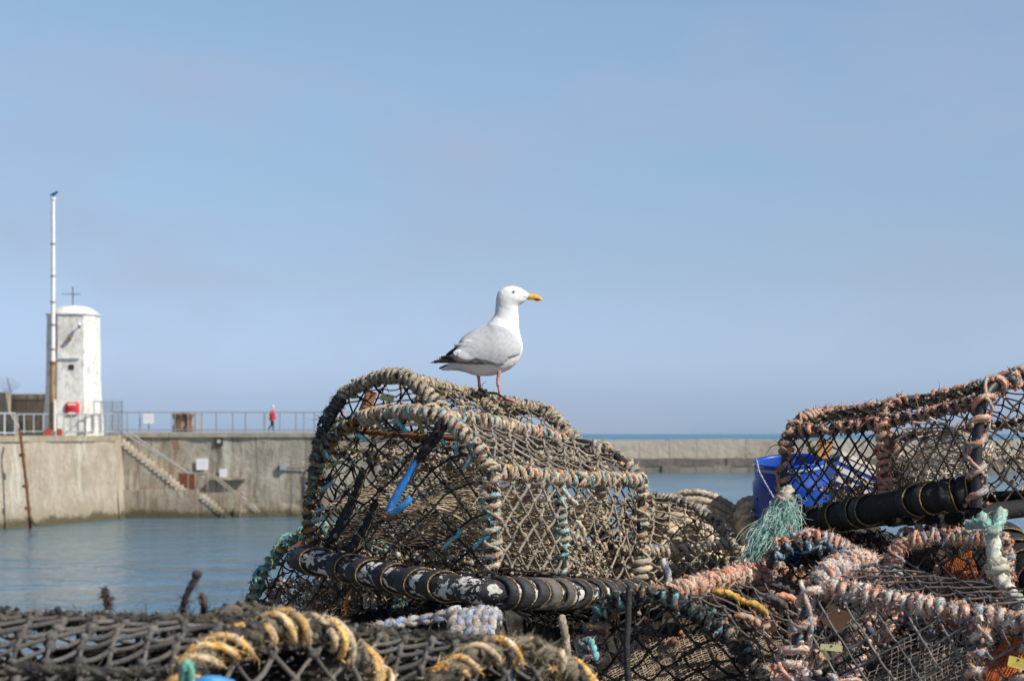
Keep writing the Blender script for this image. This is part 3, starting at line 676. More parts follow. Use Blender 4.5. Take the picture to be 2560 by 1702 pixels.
# ---- far breakwater
bk = thing('breakwater', 'long low concrete breakwater with a dark lower ledge on the horizon', 'breakwater', W(1750, 1180, 280))
BD = 280.0; bz = lambda v: H - (v - V0) * BD / F
edges = [960, 1130, 1290, 1400, 1520, 1600, 1676, 1745, 1867, 1960, 2050, 2160, 2330, 2540, 2760]
for i in range(len(edges) - 1):
    mb = MB(); x0, x1 = (edges[i] - U0) * BD / F, (edges[i + 1] - U0) * BD / F
    s_ = {8: .88, 9: .9}.get(i, rng.uniform(.92, 1.06)); dz = rng.uniform(-.08, .08) + (.15 if i in (7,) else 0)
    box(mb, x0 + .02, x1 - .02, BD + 1.5 + rng.uniform(0, .08), BD + 9, bz(1150), bz(1099) + dz, np.array((.47, .42, .345)) * s_); mb.build('upper_slab', M['far'], bk, smooth=False)
mb = MB(); xs = np.arange((960 - U0) * BD / F, (2760 - U0) * BD / F, 2.4)
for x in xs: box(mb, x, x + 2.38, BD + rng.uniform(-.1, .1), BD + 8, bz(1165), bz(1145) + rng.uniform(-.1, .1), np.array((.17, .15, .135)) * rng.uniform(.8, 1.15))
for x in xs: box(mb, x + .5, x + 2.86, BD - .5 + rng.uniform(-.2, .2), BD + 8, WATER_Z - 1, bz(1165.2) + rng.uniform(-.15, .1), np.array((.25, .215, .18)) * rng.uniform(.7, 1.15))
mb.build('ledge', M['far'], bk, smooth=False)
# ------------------------------------------------------------------ people on the pier
def skin(nodes, edges_, mat, name, parent, cfun):
    me = bpy.data.meshes.new('tmp'); me.from_pydata([n_[0] for n_ in nodes], edges_, []); ob = bpy.data.objects.new('tmp', me); COL.objects.link(ob)
    ob.modifiers.new('s', 'SKIN'); sk = me.skin_vertices[0]
    for i, n_ in enumerate(nodes): sk.data[i].radius = (n_[1], n_[1] * (n_[2] if len(n_) > 2 else 1)); sk.data[i].use_root = i == 0
    su = ob.modifiers.new('u', 'SUBSURF'); su.levels = 2; su.render_levels = 2
    dg = bpy.context.evaluated_depsgraph_get(); ev = ob.evaluated_get(dg).to_mesh()
    v = np.array([x.co[:] for x in ev.vertices]); q = [list(p_.vertices) for p_ in ev.polygons]
    ob.evaluated_get(dg).to_mesh_clear(); bpy.data.objects.remove(ob); bpy.data.meshes.remove(me)
    mb = MB(); mb.add(v, [x for x in q if len(x) == 4], [x for x in q if len(x) == 3], c=cfun(v))
    return mb, v
def person(label, foot, ht, coat, trousers, hair, face):
    s = ht / 1.75; T_ = lambda x, y, z: (x * s, y * s, z * s)
    r = thing('person', label, 'person', foot)
    nodes = [(T_(0, 0, .92), .13 * s), (T_(.01, 0, 1.12), .125 * s), (T_(.02, 0, 1.36), .15 * s), (T_(.05, 0, 1.5), .06 * s), (T_(.09, 0, 1.6), .085 * s), (T_(.09, 0, 1.7), .085 * s),
             (T_(0, -.1, .86), .1 * s), (T_(.1, -.1, .48), .065 * s), (T_(.06, -.1, .1), .045 * s), (T_(.2, -.1, .04), .04 * s),
             (T_(0, .1, .86), .1 * s), (T_(-.04, .1, .48), .065 * s), (T_(-.26, .1, .16), .045 * s), (T_(-.18, .1, .05), .04 * s),
             (T_(.02, -.2, 1.38), .06 * s), (T_(-.06, -.24, 1.12), .045 * s), (T_(.04, -.23, .88), .04 * s), (T_(.07, -.23, .8), .035 * s),
             (T_(.02, .2, 1.38), .06 * s), (T_(.1, .24, 1.12), .045 * s), (T_(.18, .23, .92), .04 * s), (T_(.21, .23, .85), .035 * s), (T_(.185, 0, 1.63), .022 * s)]
    ed = [(0, 1), (1, 2), (2, 3), (3, 4), (4, 5), (0, 6), (6, 7), (7, 8), (8, 9), (0, 10), (10, 11), (11, 12), (12, 13), (2, 14), (14, 15), (15, 16), (16, 17), (2, 18), (18, 19), (19, 20), (20, 21), (4, 22)]
    def cf(v):
        c = np.tile(np.array(trousers), (len(v), 1)); c[v[:, 2] > .98 * s] = coat; c[v[:, 2] > 1.47 * s] = face
        hand = (np.abs(v[:, 1]) > .19 * s) & (v[:, 2] < .87 * s) & (v[:, 2] > .7 * s); c[hand] = face
        c[v[:, 2] < .09 * s] = (.03, .03, .03)
        return c
    mb, v = skin(nodes, ed, None, 'body', r, cf); mb.v = [mb.v[0] + np.array(r.location)]; mb.build('body', M['cloth'], r)
    cn_ = [(T_(0, 0, .95), .19 * s, 1.1), (T_(0, 0, .74), .21 * s, 1.1), (T_(.01, 0, 1.15), .18 * s, 1.1), (T_(.02, 0, 1.36), .18 * s, 1.15), (T_(.04, 0, 1.47), .085 * s), (T_(.02, -.2, 1.38), .075 * s), (T_(-.06, -.25, 1.12), .065 * s), (T_(.03, -.24, .9), .055 * s), (T_(.02, .2, 1.38), .075 * s), (T_(.1, .25, 1.12), .065 * s), (T_(.18, .24, .95), .055 * s)]
    mb, v = skin(cn_, [(0, 1), (0, 2), (2, 3), (3, 4), (3, 5), (5, 6), (6, 7), (3, 8), (8, 9), (9, 10)], None, 'coat', r, lambda v: np.tile(np.array(coat), (len(v), 1))); mb.v = [mb.v[0] + np.array(r.location)]; mb.build('coat', M['cloth'], r)
    mb = MB(); c_ = np.array(r.location) + np.array(T_(.06, 0, 1.69)); v = ICO2_V * np.array([.1, .1, .095]) * s + c_; mb.add(v, t=ICO2_F, c=hair); mb.build('hair', M['cloth'], r)
    return r
person('person in a red coat walking along the pier', W(680, 1079, BY + 2), 1.72, (.55, .02, .035), (.03, .03, .045), (.72, .7, .67), (.6, .4, .3))
person('person in a pink red coat glimpsed through the netting of the top pot', W(856, 1079, BY + 2.5), 1.45, (.62, .12, .13), (.4, .2, .2), (.35, .36, .5), (.6, .45, .4))
person('person in pale clothes glimpsed through the netting of the top pot', W(835, 1079, BY + 3.0), 1.6, (.55, .53, .56), (.5, .48, .5), (.6, .6, .6), (.6, .45, .4))
# ------------------------------------------------------------------ the gull (outline in zoomed photo pixels, 4.356 per photo pixel)
GY = 8.12; GK = GY / F / 4.356
def G(x, y, lat=0.0):
    """x, y: outline units; lat: metres towards (-) or away from (+) the camera"""
    p = P(1040 + x / 4.356, 680 + y / 4.356, GY); return p + np.array([0, lat, 0])
PAIRS = [((285, 1044), (285, 1056), 40), ((330, 1030), (330, 1064), 58), ((395, 915), (395, 1070), 100), ((438, 822), (455, 1074), 140), ((492, 725), (530, 1090), 156), ((562, 664), (600, 1113), 164), ((632, 625), (680, 1130), 170),
         ((694, 600), (780, 1130), 175), ((740, 582), (880, 1116), 180), ((770, 568), (970, 1082), 182), ((797, 542), (1050, 1035), 178), ((818, 518), (1112, 970), 166), ((832, 500), (1150, 895), 152), ((843, 486), (1163, 820), 138), ((851, 472), (1155, 752), 124),
         ((857, 455), (1138, 690), 110), ((861, 430), (1125, 625), 100), ((864, 400), (1121, 550), 94), ((866, 370), (1118, 485), 91), ((868, 335), (1112, 430), 92), ((871, 300), (1112, 385), 95), ((876, 268), (1130, 358), 98), ((886, 235), (1162, 338), 99), ((905, 207), (1188, 318), 97),
         ((935, 182), (1204, 300), 91), ((975, 163), (1216, 284), 82), ((1020, 154), (1224, 268), 72), ((1065, 153), (1230, 256), 62), ((1110, 163), (1235, 250), 52), ((1155, 183), (1238, 247), 41), ((1200, 212), (1240, 245), 26), ((1230, 234), (1241, 244), 8)]
A_ = np.array([p[0] for p in PAIRS], float); B_ = np.array([p[1] for p in PAIRS], float); W_ = np.array([p[2] for p in PAIRS], float)
def cr_interp(X, n):
    X = X if X.ndim == 2 else X[:, None]
    q = np.concatenate([2 * X[:1] - X[1:2], X, 2 * X[-1:] - X[-2:-1]]); m = len(X) - 1
    t = np.linspace(0, m - 1e-6, n); i = t.astype(int); f = (t - i)[:, None]
    a, b, c, d = q[i], q[i + 1], q[i + 2], q[i + 3]
    return 0.5 * (2 * b + (c - a) * f + (2 * a - 5 * b + 4 * c - d) * f ** 2 + (3 * b - a - 3 * c + d) * f ** 3)
NR, NS = 260, 110
Ai, Bi, Wi = cr_interp(A_, NR), cr_interp(B_, NR), cr_interp(W_, NR)[:, 0]
ph = np.linspace(0, 2 * PI, NS, endpoint=False)
cph = np.sign(np.cos(ph)) * np.abs(np.cos(ph)) ** .95; sph = np.sign(np.sin(ph)) * np.abs(np.sin(ph)) ** .9
C_ = (Ai + Bi) / 2; D_ = (Ai - Bi) / 2
XY = C_[:, None] + D_[:, None] * cph[None, :, None]; LAT = -Wi[:, None] * sph[None]      # negative = camera side
WING = np.array([(790, 575), (880, 583), (960, 607), (1030, 642), (1082, 690), (1118, 738), (1142, 790), (1148, 850), (1128, 905), (1070, 925), (1010, 945), (975, 985), (950, 1015), (890, 1030), (840, 1012), (780, 992), (715, 985), (660, 965), (600, 978), (530, 978), (450, 945), (415, 890), (430, 845), (455, 812), (420, 800), (470, 750), (520, 700), (590, 640), (680, 605)], float)
def sd_poly(p, poly):
    """signed distance, positive inside"""
    p = p.reshape(-1, 2); d = np.full(len(p), 1e9); inside = np.zeros(len(p), bool)
    for i in range(len(poly)):
        a, b = poly[i], poly[(i + 1) % len(poly)]
        ab = b - a; t = np.clip(((p - a) @ ab) / (ab @ ab), 0, 1)
        d = np.minimum(d, np.linalg.norm(p - a - t[:, None] * ab, axis=1))
        cond = ((a[1] > p[:, 1]) != (b[1] > p[:, 1])) & (p[:, 0] < (b[0] - a[0]) * (p[:, 1] - a[1]) / (b[1] - a[1] + 1e-12) + a[0])
        inside ^= cond
    return np.where(inside, d, -d)
f = XY.reshape(-1, 2); lat = LAT.reshape(-1).copy()
sd = sd_poly(f + wob(np.concatenate([f, f[:, :1] * 0], 1), .05, 3.0)[:, :2], WING)
sm = lambda x, a, b: (lambda t: t * t * (3 - 2 * t))(np.clip((x - a) / (b - a), 0, 1))
low = sm(f[:, 1], 640, 900)                       # the fold stands proud along the lower edge only
lift = sm(sd, -3, 16) * (4 + 22 * low)
lat = lat + np.sign(lat) * lift * np.clip(np.abs(lat) / 40, 0, 1)
col = np.tile(np.array([.83, .83, .82]), (len(f), 1))
g = sm(sd, -2, 3)[:, None]; grey = np.array([.53, .54, .56])
fe = 1 + .05 * np.sin((f[:, 0] * .5 + f[:, 1] * .9) / 10.0 + 2.0 * np.sin(f[:, 0] / 23.0)) * sm(sd, 5, 40)
col = col * (1 - g) + g * grey * fe[:, None]
CRES = np.array([(408, 880), (440, 838), (500, 850), (560, 885), (620, 925), (655, 962), (600, 985), (530, 982), (445, 950)], float)
cz = sm(sd_poly(f, CRES), -6, 8)[:, None]; col = col * (1 - cz) + cz * np.array([.83, .83, .82])
BLK = np.array([(325, 918), (380, 868), (462, 808), (436, 838), (405, 885), (380, 925), (330, 935)], float)
cz = sm(sd_poly(f, BLK), -4, 4)[:, None]; col = col * (1 - cz) + cz * np.array([.02, .018, .02])
CR2 = np.array([(520, 765), (545, 738), (600, 742), (640, 755), (600, 768)], float)
cz = sm(sd_poly(f, CR2), -6, 6)[:, None] * .9; col = col * (1 - cz) + cz * np.array([.83, .83, .82])
for ln in (((415, 800), (470, 812), (600, 825), (640, 850)), ((470, 765), (560, 775), (640, 765))):
    for a, b in zip(ln[:-1], ln[1:]):
        a, b = np.array(a, float), np.array(b, float); ab = b - a; t = np.clip(((f - a) @ ab) / (ab @ ab), 0, 1)
        dd = np.linalg.norm(f - a - t[:, None] * ab, axis=1); k = np.exp(-(dd / 6) ** 2); col *= (1 - .3 * k)[:, None]; lat -= np.sign(lat) * k * 4
ev = np.linalg.norm((f - np.array([1066, 221])) / np.array([1.7, 1.0]), axis=1)   # grey feathers round the eye
col *= (1 - .5 * np.exp(-(ev / 15) ** 2))[:, None]
mb = MB()
v = np.stack([(1040 + f[:, 0] / 4.356 - U0) / F * GY, GY + lat * GK, H - (680 + f[:, 1] / 4.356 - V0) / F * GY], 1)
v += wob(v, 200, .0003)
mb.add(v, grid_quads(NR, NS), c=col)
# bill: loft of small oval rings
BILL = [((1205, 232), (1196, 296), 26), ((1240, 236), (1225, 302), 22), ((1280, 238), (1268, 304), 18), ((1315, 246), (1300, 312), 16), ((1345, 260), (1325, 316), 13), ((1365, 280), (1345, 312), 9), ((1374, 300), (1364, 311), 4), ((1375, 308), (1372, 312), 1.5)]
Ab, Bb, Wb = (cr_interp(np.array([b[i] for b in BILL], float), 40) for i in range(3))
p8 = np.linspace(0, 2 * PI, 24, endpoint=False)
xy = ((Ab + Bb) / 2)[:, None] + ((Ab - Bb) / 2)[:, None] * np.cos(p8)[None, :, None]; la = -Wb * np.sin(p8)[None]
xy = xy.reshape(-1, 2); la = la.reshape(-1)
yel = np.array([.74, .45, .07]); cb = np.tile(yel, (len(xy), 1)) * (1 + .1 * np.sin(xy[:, 0] / 9))[:, None]
rd = sm(24 - np.linalg.norm((xy - np.array([1318, 306])) / np.array([1.25, .8]), axis=1), -3, 3)[:, None]; cb = cb * (1 - rd) + rd * np.array([.5, .03, .015])
gl = np.exp(-((xy[:, 1] - np.interp(xy[:, 0], [1140, 1200, 1290, 1370], [264, 272, 285, 305])) / 4) ** 2)[:, None] * .55; cb = cb * (1 - gl) + gl * np.array([.2, .08, .02])
tip = sm(xy[:, 0], 1345, 1372)[:, None] * .5; cb = cb * (1 - tip) + tip * np.array([.75, .6, .35])
vb = np.stack([(1040 + xy[:, 0] / 4.356 - U0) / F * GY, GY + la * GK, H - (680 + xy[:, 1] / 4.356 - V0) / F * GY], 1)
mb.add(vb, grid_quads(40, 24), c=cb)
# gape line and eyes
for sgn in (-1, 1):
    q = smooth_path([G(1212, 278, sgn * 46 * GK * .6), G(1180, 272, sgn * 60 * GK), G(1158, 268, sgn * 72 * GK)], .002); tube(mb, q, np.linspace(.0017, .0008, len(q)), 6, (.42, .32, .26))
    def wid(x, y):
        d = np.linalg.norm(f - np.array([x, y]), axis=1); d = d + 1e3 * (np.sign(LAT.reshape(-1)) != sgn); k = np.argsort(d)[:6]; return lat[k].mean()
    e_ = G(1066, 221, (wid(1066, 221)) * GK)
    blobs(mb, [e_ + [0, -sgn * .0005, 0]], .0049, (.07, .055, .05), .02, True); blobs(mb, [e_ + [0, sgn * .0012, 0]], .0045, (.5, .44, .26), .02, True); blobs(mb, [e_ + [0, sgn * .0038, 0]], .0022, (.01, .01, .01), .02, True)
# flight feathers: long lens-section blades
def blade(pts, wmax, lat0, lat1, colr, tipc=None, tipn=0.0, thick=.0022, spots=(), hold=0.0):
    q = np.array([[x, y] for x, y in pts], float); q3 = smooth_path(np.concatenate([q, np.zeros((len(q), 1))], 1), 4.0)[:, :2]
    n = len(q3); t = np.linspace(0, 1, n); T = np.gradient(q3, axis=0); T /= np.linalg.norm(T, axis=1)[:, None]; Nn = np.stack([-T[:, 1], T[:, 0]], 1)
    ww = wmax * np.interp(t, [0, .12, .6, .92, .975, 1], [.55, .85, 1, .92, .72, .1])
    s_ = 9; a_ = np.linspace(0, 2 * PI, s_ + 1)[:-1]
    pts2 = q3[:, None] + Nn[:, None] * (ww[:, None] * np.cos(a_))[..., None]
    e2_ = np.clip((t - hold) / (1 - hold), 0, 1); la_ = (lat0 * (1 - e2_) + lat1 * e2_)[:, None] + thick * np.sin(a_)[None]
    c2 = np.tile(np.array(colr), (n * s_, 1)).reshape(n, s_, 3)
    if tipc is not None: c2[t > 1 - tipn] = tipc
    for s0, s1 in spots: c2[(t > s0) & (t < s1)] = (.8, .8, .8)
    pp_ = pts2.reshape(-1, 2)
    vv = np.stack([(1040 + pp_[:, 0] / 4.356 - U0) / F * GY, GY + la_.reshape(-1), H - (680 + pp_[:, 1] / 4.356 - V0) / F * GY], 1)
    mb.add(vv, grid_quads(n, s_), c=c2.reshape(-1, 3))
BR, BK, WH = (.055, .042, .04), (.018, .016, .017), (.82, .82, .81)
for sgn in (-1, 1):
    L_ = lambda k: sgn * k * GK
    blade([(740, 1000), (560, 992), (430, 980), (300, 973), (150, 981)], 15, L_(196), L_(26), BR, WH, .075, hold=.5)
    blade([(680, 996), (520, 987), (420, 966), (310, 957), (212, 985)], 15, L_(192), L_(34), BR, WH, .11, hold=.5)
    blade([(470, 980), (415, 945), (330, 930), (228, 948)], 17, L_(176), L_(42), BR, WH, .2, hold=.3)
    blade([(520, 988), (440, 980), (390, 974), (298, 978)], 14, L_(184), L_(52), BR, WH, .24, hold=.45)
    blade([(430, 950), (420, 928), (408, 912), (374, 927)], 15, L_(170), L_(80), BR, WH, .4, hold=.4)
    blade([(455, 972), (440, 966), (420, 962), (370, 964)], 13, L_(182), L_(90), BR, WH, .42, hold=.5)
    blade([(860, 1004), (740, 1000), (620, 1000), (520, 992)], 8, L_(206), L_(196), BR)
    blade([(740, 990), (690, 972), (650, 962), (590, 986)], 5, L_(206), L_(200), BR)
    blade([(520, 790), (440, 840), (380, 880), (330, 918)], 22, L_(90), L_(30), BK)
    blade([(520, 770), (460, 795), (400, 850), (336, 902)], 7, L_(60), L_(20), (.5, .51, .53))
    blade([(620, 790), (520, 795), (440, 798), (415, 800)], 16, L_(172), L_(110), (.53, .54, .56))
    blade([(560, 900), (500, 890), (455, 880), (416, 905)], 30, L_(180), L_(160), (.83, .83, .82))
for x_, y_, l_, r_ in ((158, 981, 32, .0036), (243, 949, 52, .0052), (221, 984, 44, .0042), (312, 979, 66, .005), (386, 922, 96, .0056), (384, 964, 102, .0052)):
    for sgn in (-1, 1): blobs(mb, [G(x_, y_, sgn * l_ * GK)], r_, WH, .12, True)
for k_, (y0_, y1_) in enumerate(((1018, 1052), (1030, 1054), (1040, 1057), (1050, 1058))):
    for sgn in (-1, 1): blade([(560, y0_), (430, (y0_ + y1_) / 2), (285 - k_ * 4, y1_)], 15, sgn * (10 + k_ * 10) * GK, sgn * (12 + 14 * k_) * GK, (.8, .8, .8) if k_ != 1 else (.8, .8, .8))
blade([(430, 1000), (340, 1012), (250, 1052)], 11, 14 * GK, 4 * GK, BK, None)
# legs, toes and webs
LEG = (.55, .27, .22)
def leg(hip, knee, ankle, lat_, far):
    q = smooth_path([G(hip[0], hip[1] - 30, lat_), G(*hip, lat_), G(*knee, lat_), G((knee[0] + ankle[0]) / 2, (knee[1] + ankle[1]) / 2, lat_), G(*ankle, lat_)], .003)
    t = np.linspace(0, 1, len(q)); r_ = np.interp(t, [0, .2, .38, .46, .55, .8, 1], [.0085, .0065, .0058, .0082, .0055, .005, .0065])
    tube(mb, q, r_, 12, np.array(LEG) * (1 + .12 * np.sin(t * 60)[:, None]))
    a = G(*ankle, lat_); tips = [a + np.array([dx, dy, dz]) for dx, dy, dz in ((.058, -.03, -.008), (.066, .0, -.012), (.055, .032, -.008), (-.014, .004, 0))]
    for tp in tips: tube(mb, smooth_path([a + [0, 0, .003], (a + tp) / 2 + [0, 0, .008], tp], .004), np.linspace(.0062, .0032, len(smooth_path([a + [0, 0, .003], (a + tp) / 2 + [0, 0, .008], tp], .004))), 8, LEG)
    for i in (0, 1):
        m = (tips[i] + tips[i + 1]) / 2 * .8 + a * .2
        vv = np.array([a + [0, 0, .004], tips[i] * .9 + a * .1, m, tips[i + 1] * .9 + a * .1]); vv = np.concatenate([vv, vv - [0, 0, .003]])
        mb.add(vv, [[0, 1, 2, 3], [7, 6, 5, 4], [0, 4, 5, 1], [1, 5, 6, 2], [2, 6, 7, 3], [3, 7, 4, 0]], c=np.array(LEG) * 1.05)
leg((903, 1110), (890, 1185), (926, 1398), -.03, False)
leg((677, 1120), (686, 1195), (700, 1392), .035, True)
k = NT('feathers'); c_ = k.attr(); vv_ = k.ramp(k.noise(90, 4, .6, (1, 1, 1.6)), .3, .7, .93, 1.04)
c_ = k.mix(1.0, c_, k.n('ShaderNodeCombineColor', {0: vv_, 1: vv_, 2: vv_}).outputs[0], 'MULTIPLY')
M['gull'] = k.done(c_, .75, k.bump(k.noise(260, 4, .6, (1, 1, 1.5)), .12, .002), .2)
go = mb.build('seagull', M['gull'], None, G(900, 1398))
tag(go, 'white gull with grey wings and yellow bill standing on the top pot', 'gull')
# ------------------------------------------------------------------ lobster pots
PAL_B = [(.52, .27, .2), (.5, .42, .3), (.28, .26, .23), (.17, .4, .43), (.48, .29, .12), (.44, .38, .28), (.13, .12, .11), (.5, .4, .32), (.4, .34, .26)]
PAL_PINK = [(.56, .23, .15), (.5, .29, .2), (.5, .4, .32), (.26, .33, .36), (.58, .42, .32), (.44, .22, .13), (.56, .27, .18)]
PAL_ORG = [(.5, .24, .17), (.46, .27, .2), (.36, .25, .17), (.3, .2, .12), (.4, .38, .34), (.52, .27, .19)]
PAL_TEAL = [(.1, .36, .38), (.24, .42, .38), (.33, .28, .13), (.3, .2, .08), (.14, .42, .44), (.2, .3, .22)]
PAL_TAN = [(.38, .32, .23), (.3, .25, .18), (.22, .19, .14), (.44, .37, .28), (.34, .29, .24)]
PAL_GREY = [(.2, .19, .17), (.28, .25, .2), (.15, .14, .12), (.35, .3, .23), (.2, .15, .1)]
PAL_YEL = [(.66, .36, .1), (.62, .4, .18), (.66, .5, .32), (.5, .4, .28), (.7, .42, .15)]
PAL_NAVY = [(.05, .06, .12), (.02, .02, .025), (.1, .1, .12), (.14, .12, .1), (.03, .03, .05)]
PAL_DARK = [(.03, .03, .03), (.06, .055, .05), (.09, .085, .075), (.04, .04, .045)]
PAL_COIL = [(.56, .47, .35), (.5, .42, .3), (.6, .51, .39), (.46, .37, .26)]
PAL_PALE = [(.5, .5, .42), (.42, .48, .42), (.55, .52, .44), (.3, .45, .4)]
PAL_CYAN = [(.2, .5, .58), (.3, .52, .55), (.15, .42, .5)]
DARKC, GREYC, BEIGE = (.035, .032, .032), (.21, .185, .155), (.36, .28, .2)
POTS = 'lobster pots stacked on the quay'
SIDES_ROPE = 10

class Pot:
    def __init__(s, label, O, w, l, prof, h=(0, 0, 1.0), hs=0.0, hk=0.0):
        s.hs, s.hk = hs, hk
        s.O, s.w, s.l, s.h = (np.asarray(a, float) for a in (O, w, l, h))
        q = smooth_path(np.array([[a, 0, b] for a, b in prof]), .006)
        s.prof = q[:, [0, 2]]
        L = arclen(q * np.array([np.linalg.norm(s.w), 1, np.linalg.norm(s.h)])); s.tau = L / L[-1]
        c = s.O + s.w / 2 + s.l / 2
        s.root = thing('lobster_pot', label, 'lobster pot', c, POTS)
    def pt(s, S, A, T):
        S, A, T = np.broadcast_arrays(*(np.asarray(x, float) for x in (S, A, T)))
        return s.O + S[..., None] * s.w + A[..., None] * s.l + (T * (1 + s.hk * A) + s.hs * A * np.interp(T, [0, .335, .45, .53], [0, 1, .5, 0]))[..., None] * s.h
    def at(s, tau):
        return np.interp(tau, s.tau, s.prof[:, 0]), np.interp(tau, s.tau, s.prof[:, 1])
    def hoop(s, a, t0=0.0, t1=1.0, n=140):
        S, T = s.at(np.linspace(t0, t1, n)); return s.pt(S, a, T)
    def long(s, tau, a0=0.0, a1=1.0, n=60, sag=0.0):
        S, T = s.at(tau); A = np.linspace(a0, a1, n); p = s.pt(S, A, T); p[:, 2] -= sag * np.sin(PI * (A - a0) / (a1 - a0)); return p
    def top(s, S):
        o = np.argsort(s.prof[:, 0], kind='stable'); a = s.prof[o]
        lo, hi = s.prof[:, 0].min(), s.prof[:, 0].max()
        x = np.linspace(lo, hi, 80); y = np.array([a[np.abs(a[:, 0] - q) < (hi - lo) / 40 + .012][:, 1].max() if (np.abs(a[:, 0] - q) < (hi - lo) / 40 + .012).any() else 0 for q in x])
        return np.interp(np.asarray(S), x, y)
    def roof(s, t0, t1, a0=0.0, a1=1.0, sag=0.02):
        def S(a, b):
            A = a0 + (a1 - a0) * a; x, y = s.at(t0 + (t1 - t0) * b); y = y - sag * np.sin(PI * a) * np.sin(PI * b)
            return s.pt(x, A, y)
        return S
    def end(s, a_, s0=0.0, s1=1.0, bulge=0.0):
        def S(a, b):
            x = s0 + (s1 - s0) * a; y = b * s.top(x); return s.pt(x, a_ + bulge * np.sin(PI * a) * np.sin(PI * b), y)
        return S
    def inner(s, c00, c10, c01, c11, amp=.03, freq=14):
        c00, c10, c01, c11 = (s.pt(*c) for c in (c00, c10, c01, c11))
        def S(a, b):
            p = (c00 * (1 - a)[:, None] + c10 * a[:, None]) * (1 - b)[:, None] + (c01 * (1 - a)[:, None] + c11 * a[:, None]) * b[:, None]
            return p + wob(p, freq, amp)
        return S
    def funnel(s, c0, r0, c1, r1, e0=(0, 0, 1), flat=1.0, amp=.008):
        p0, p1 = s.pt(*c0), s.pt(*c1); ax = unit(p1 - p0); e1 = unit(np.cross(ax, np.array(e0, float))); e2 = np.cross(ax, e1)
        def S(a, b):
            r = r0 + (r1 - r0) * b ** .7; c = p0 + (p1 - p0) * b[:, None]
            p = c + (r * np.cos(2 * PI * a))[:, None] * e1 + (r * flat * np.sin(2 * PI * a))[:, None] * e2
            return p + wob(p, 20, amp)
        return S
    def net(s, name, S, na, nb, r, c, mat='net', **k):
        mb = MB(); net(mb, S, na, nb, r, c, **k); return mb.build(name, M[mat], s.root)
    def bar(s, name, path, core_r, wrap_r, pitch, pal, core=DARKC, fz=260, flen=.011, spans=None, var=.25, seg=(.02, .09), parent=None, tw=True, mat='rope', lay=None, bind='rope_binding', lash=True):
        mb = MB(); q = resample(path, .015); tube(mb, q, core_r, 10, core); o = mb.build(name, M['dark'], parent or s.root)
        for sp_ in ([] if pal is None else (spans or [(0, 1)])):
            spans = [sp_]
            mb = MB(); p0_ = rng.uniform(0, 6); rw = wrap_r * .84
            ctrw = helix(path, core_r + rw * 1.25, -pitch * 2.6, .8, per=40, phase=p0_ + 2, spans=spans)       # a looser second lashing laid the other way
            for h_ in (ctrw if lash else []):
                if len(h_) > 12: rope(mb, h_ + wob(h_, 50, .003), rw * .55, pal, 3, 9, fz=fz, flen=flen * .6, seg=(.02, .08), groove=.35, rag=.1)
            for h_ in helix(path, core_r + rw * .55, pitch * .8, max(var, .3) * 1.35, spans=spans, phase=p0_):
                if len(h_) > 6:
                    k2 = np.arange(len(h_)); slack = np.interp(k2, k2[::9], rng.uniform(-.0035, .0035, len(k2[::9])))[:, None] * unit(h_ - h_.mean(0))
                    rope(mb, h_ + wob(h_, 60, .0026) + slack, rw, pal, 4, 16, fz=fz * 3.2, flen=flen * .55, seg=(.008, .035), lay=lay or rw * 5.5, groove=.42, rag=.11)
                    m_ = int(len(h_) / 90)                                  # stray yarns that have come loose
                    for _ in range(m_):
                        i_ = rng.integers(0, len(h_) - 4); st_ = h_[i_]; out = unit(st_ - h_[max(0, i_ - 8):i_ + 8].mean(0)) * .012 + rng.standard_normal(3) * .014
                        yq = smooth_path([st_, st_ + out + [0, 0, .004], st_ + out * 1.8 + rng.standard_normal(3) * .01 - [0, 0, .008]], .004)
                        if len(yq) > 3: tube(mb, yq, np.linspace(.0022, .0008, len(yq)), 5, np.array(pal[rng.integers(len(pal))]) * 1.1)
            q = resample(path, .004); n_ = int(len(q) * .35); k_ = rng.integers(0, len(q), n_)     # matted clumps
            if spans: f_ = k_ / len(q); k_ = k_[np.any([(f_ > a_) & (f_ < b_) for a_, b_ in spans], 0)]; n_ = len(k_)
            T_, N_, B_2 = frames(q); n_ = len(k_); an = rng.uniform(0, 6.28, n_); ctr = q[k_] + (np.cos(an)[:, None] * N_[k_] + np.sin(an)[:, None] * B_2[k_]) * (core_r + wrap_r * 1.25)
            cc_ = np.array(pal)[rng.integers(0, len(pal), n_)] * rng.uniform(.6, 1.2, (n_, 1)); blobs(mb, ctr, wrap_r * rng.uniform(.25, .6, n_), cc_, .5, True, .14)
            fuzz(mb, ctr, unit(ctr - q[k_]), n_ * 6, flen * .7, cc_)
            mb.build(bind, M[mat], o)
        return o
    def debris(s, n, s0, s1, a0, a1, t0, t1, r=(.004, .012), cols=((.5, .42, .33), (.36, .28, .2), (.2, .16, .12), (.55, .5, .42)), name='shell_debris'):
        mb = MB(); p = s.pt(rng.uniform(s0, s1, n), rng.uniform(a0, a1, n), rng.uniform(t0, t1, n))
        blobs(mb, p, rng.uniform(*r, n), np.array(cols)[rng.integers(0, len(cols), n)] * rng.uniform(.7, 1.2, (n, 1)), .5, rough=.12)
        m = n // 2; a = p[rng.integers(0, n, m)]; d = unit(rng.standard_normal((m, 3))) * rng.uniform(.01, .03, (m, 1)); b = np.cross(d, rng.standard_normal((m, 3))) * .4
        tubes(mb, np.stack([a - d, a + b, a + d], 1), rng.uniform(.0012, .003, m), 5, np.array(cols)[rng.integers(0, len(cols), m)])
        o = mb.build(name, M['shell'], s.root); return tag(o, None, None, None, 'stuff')
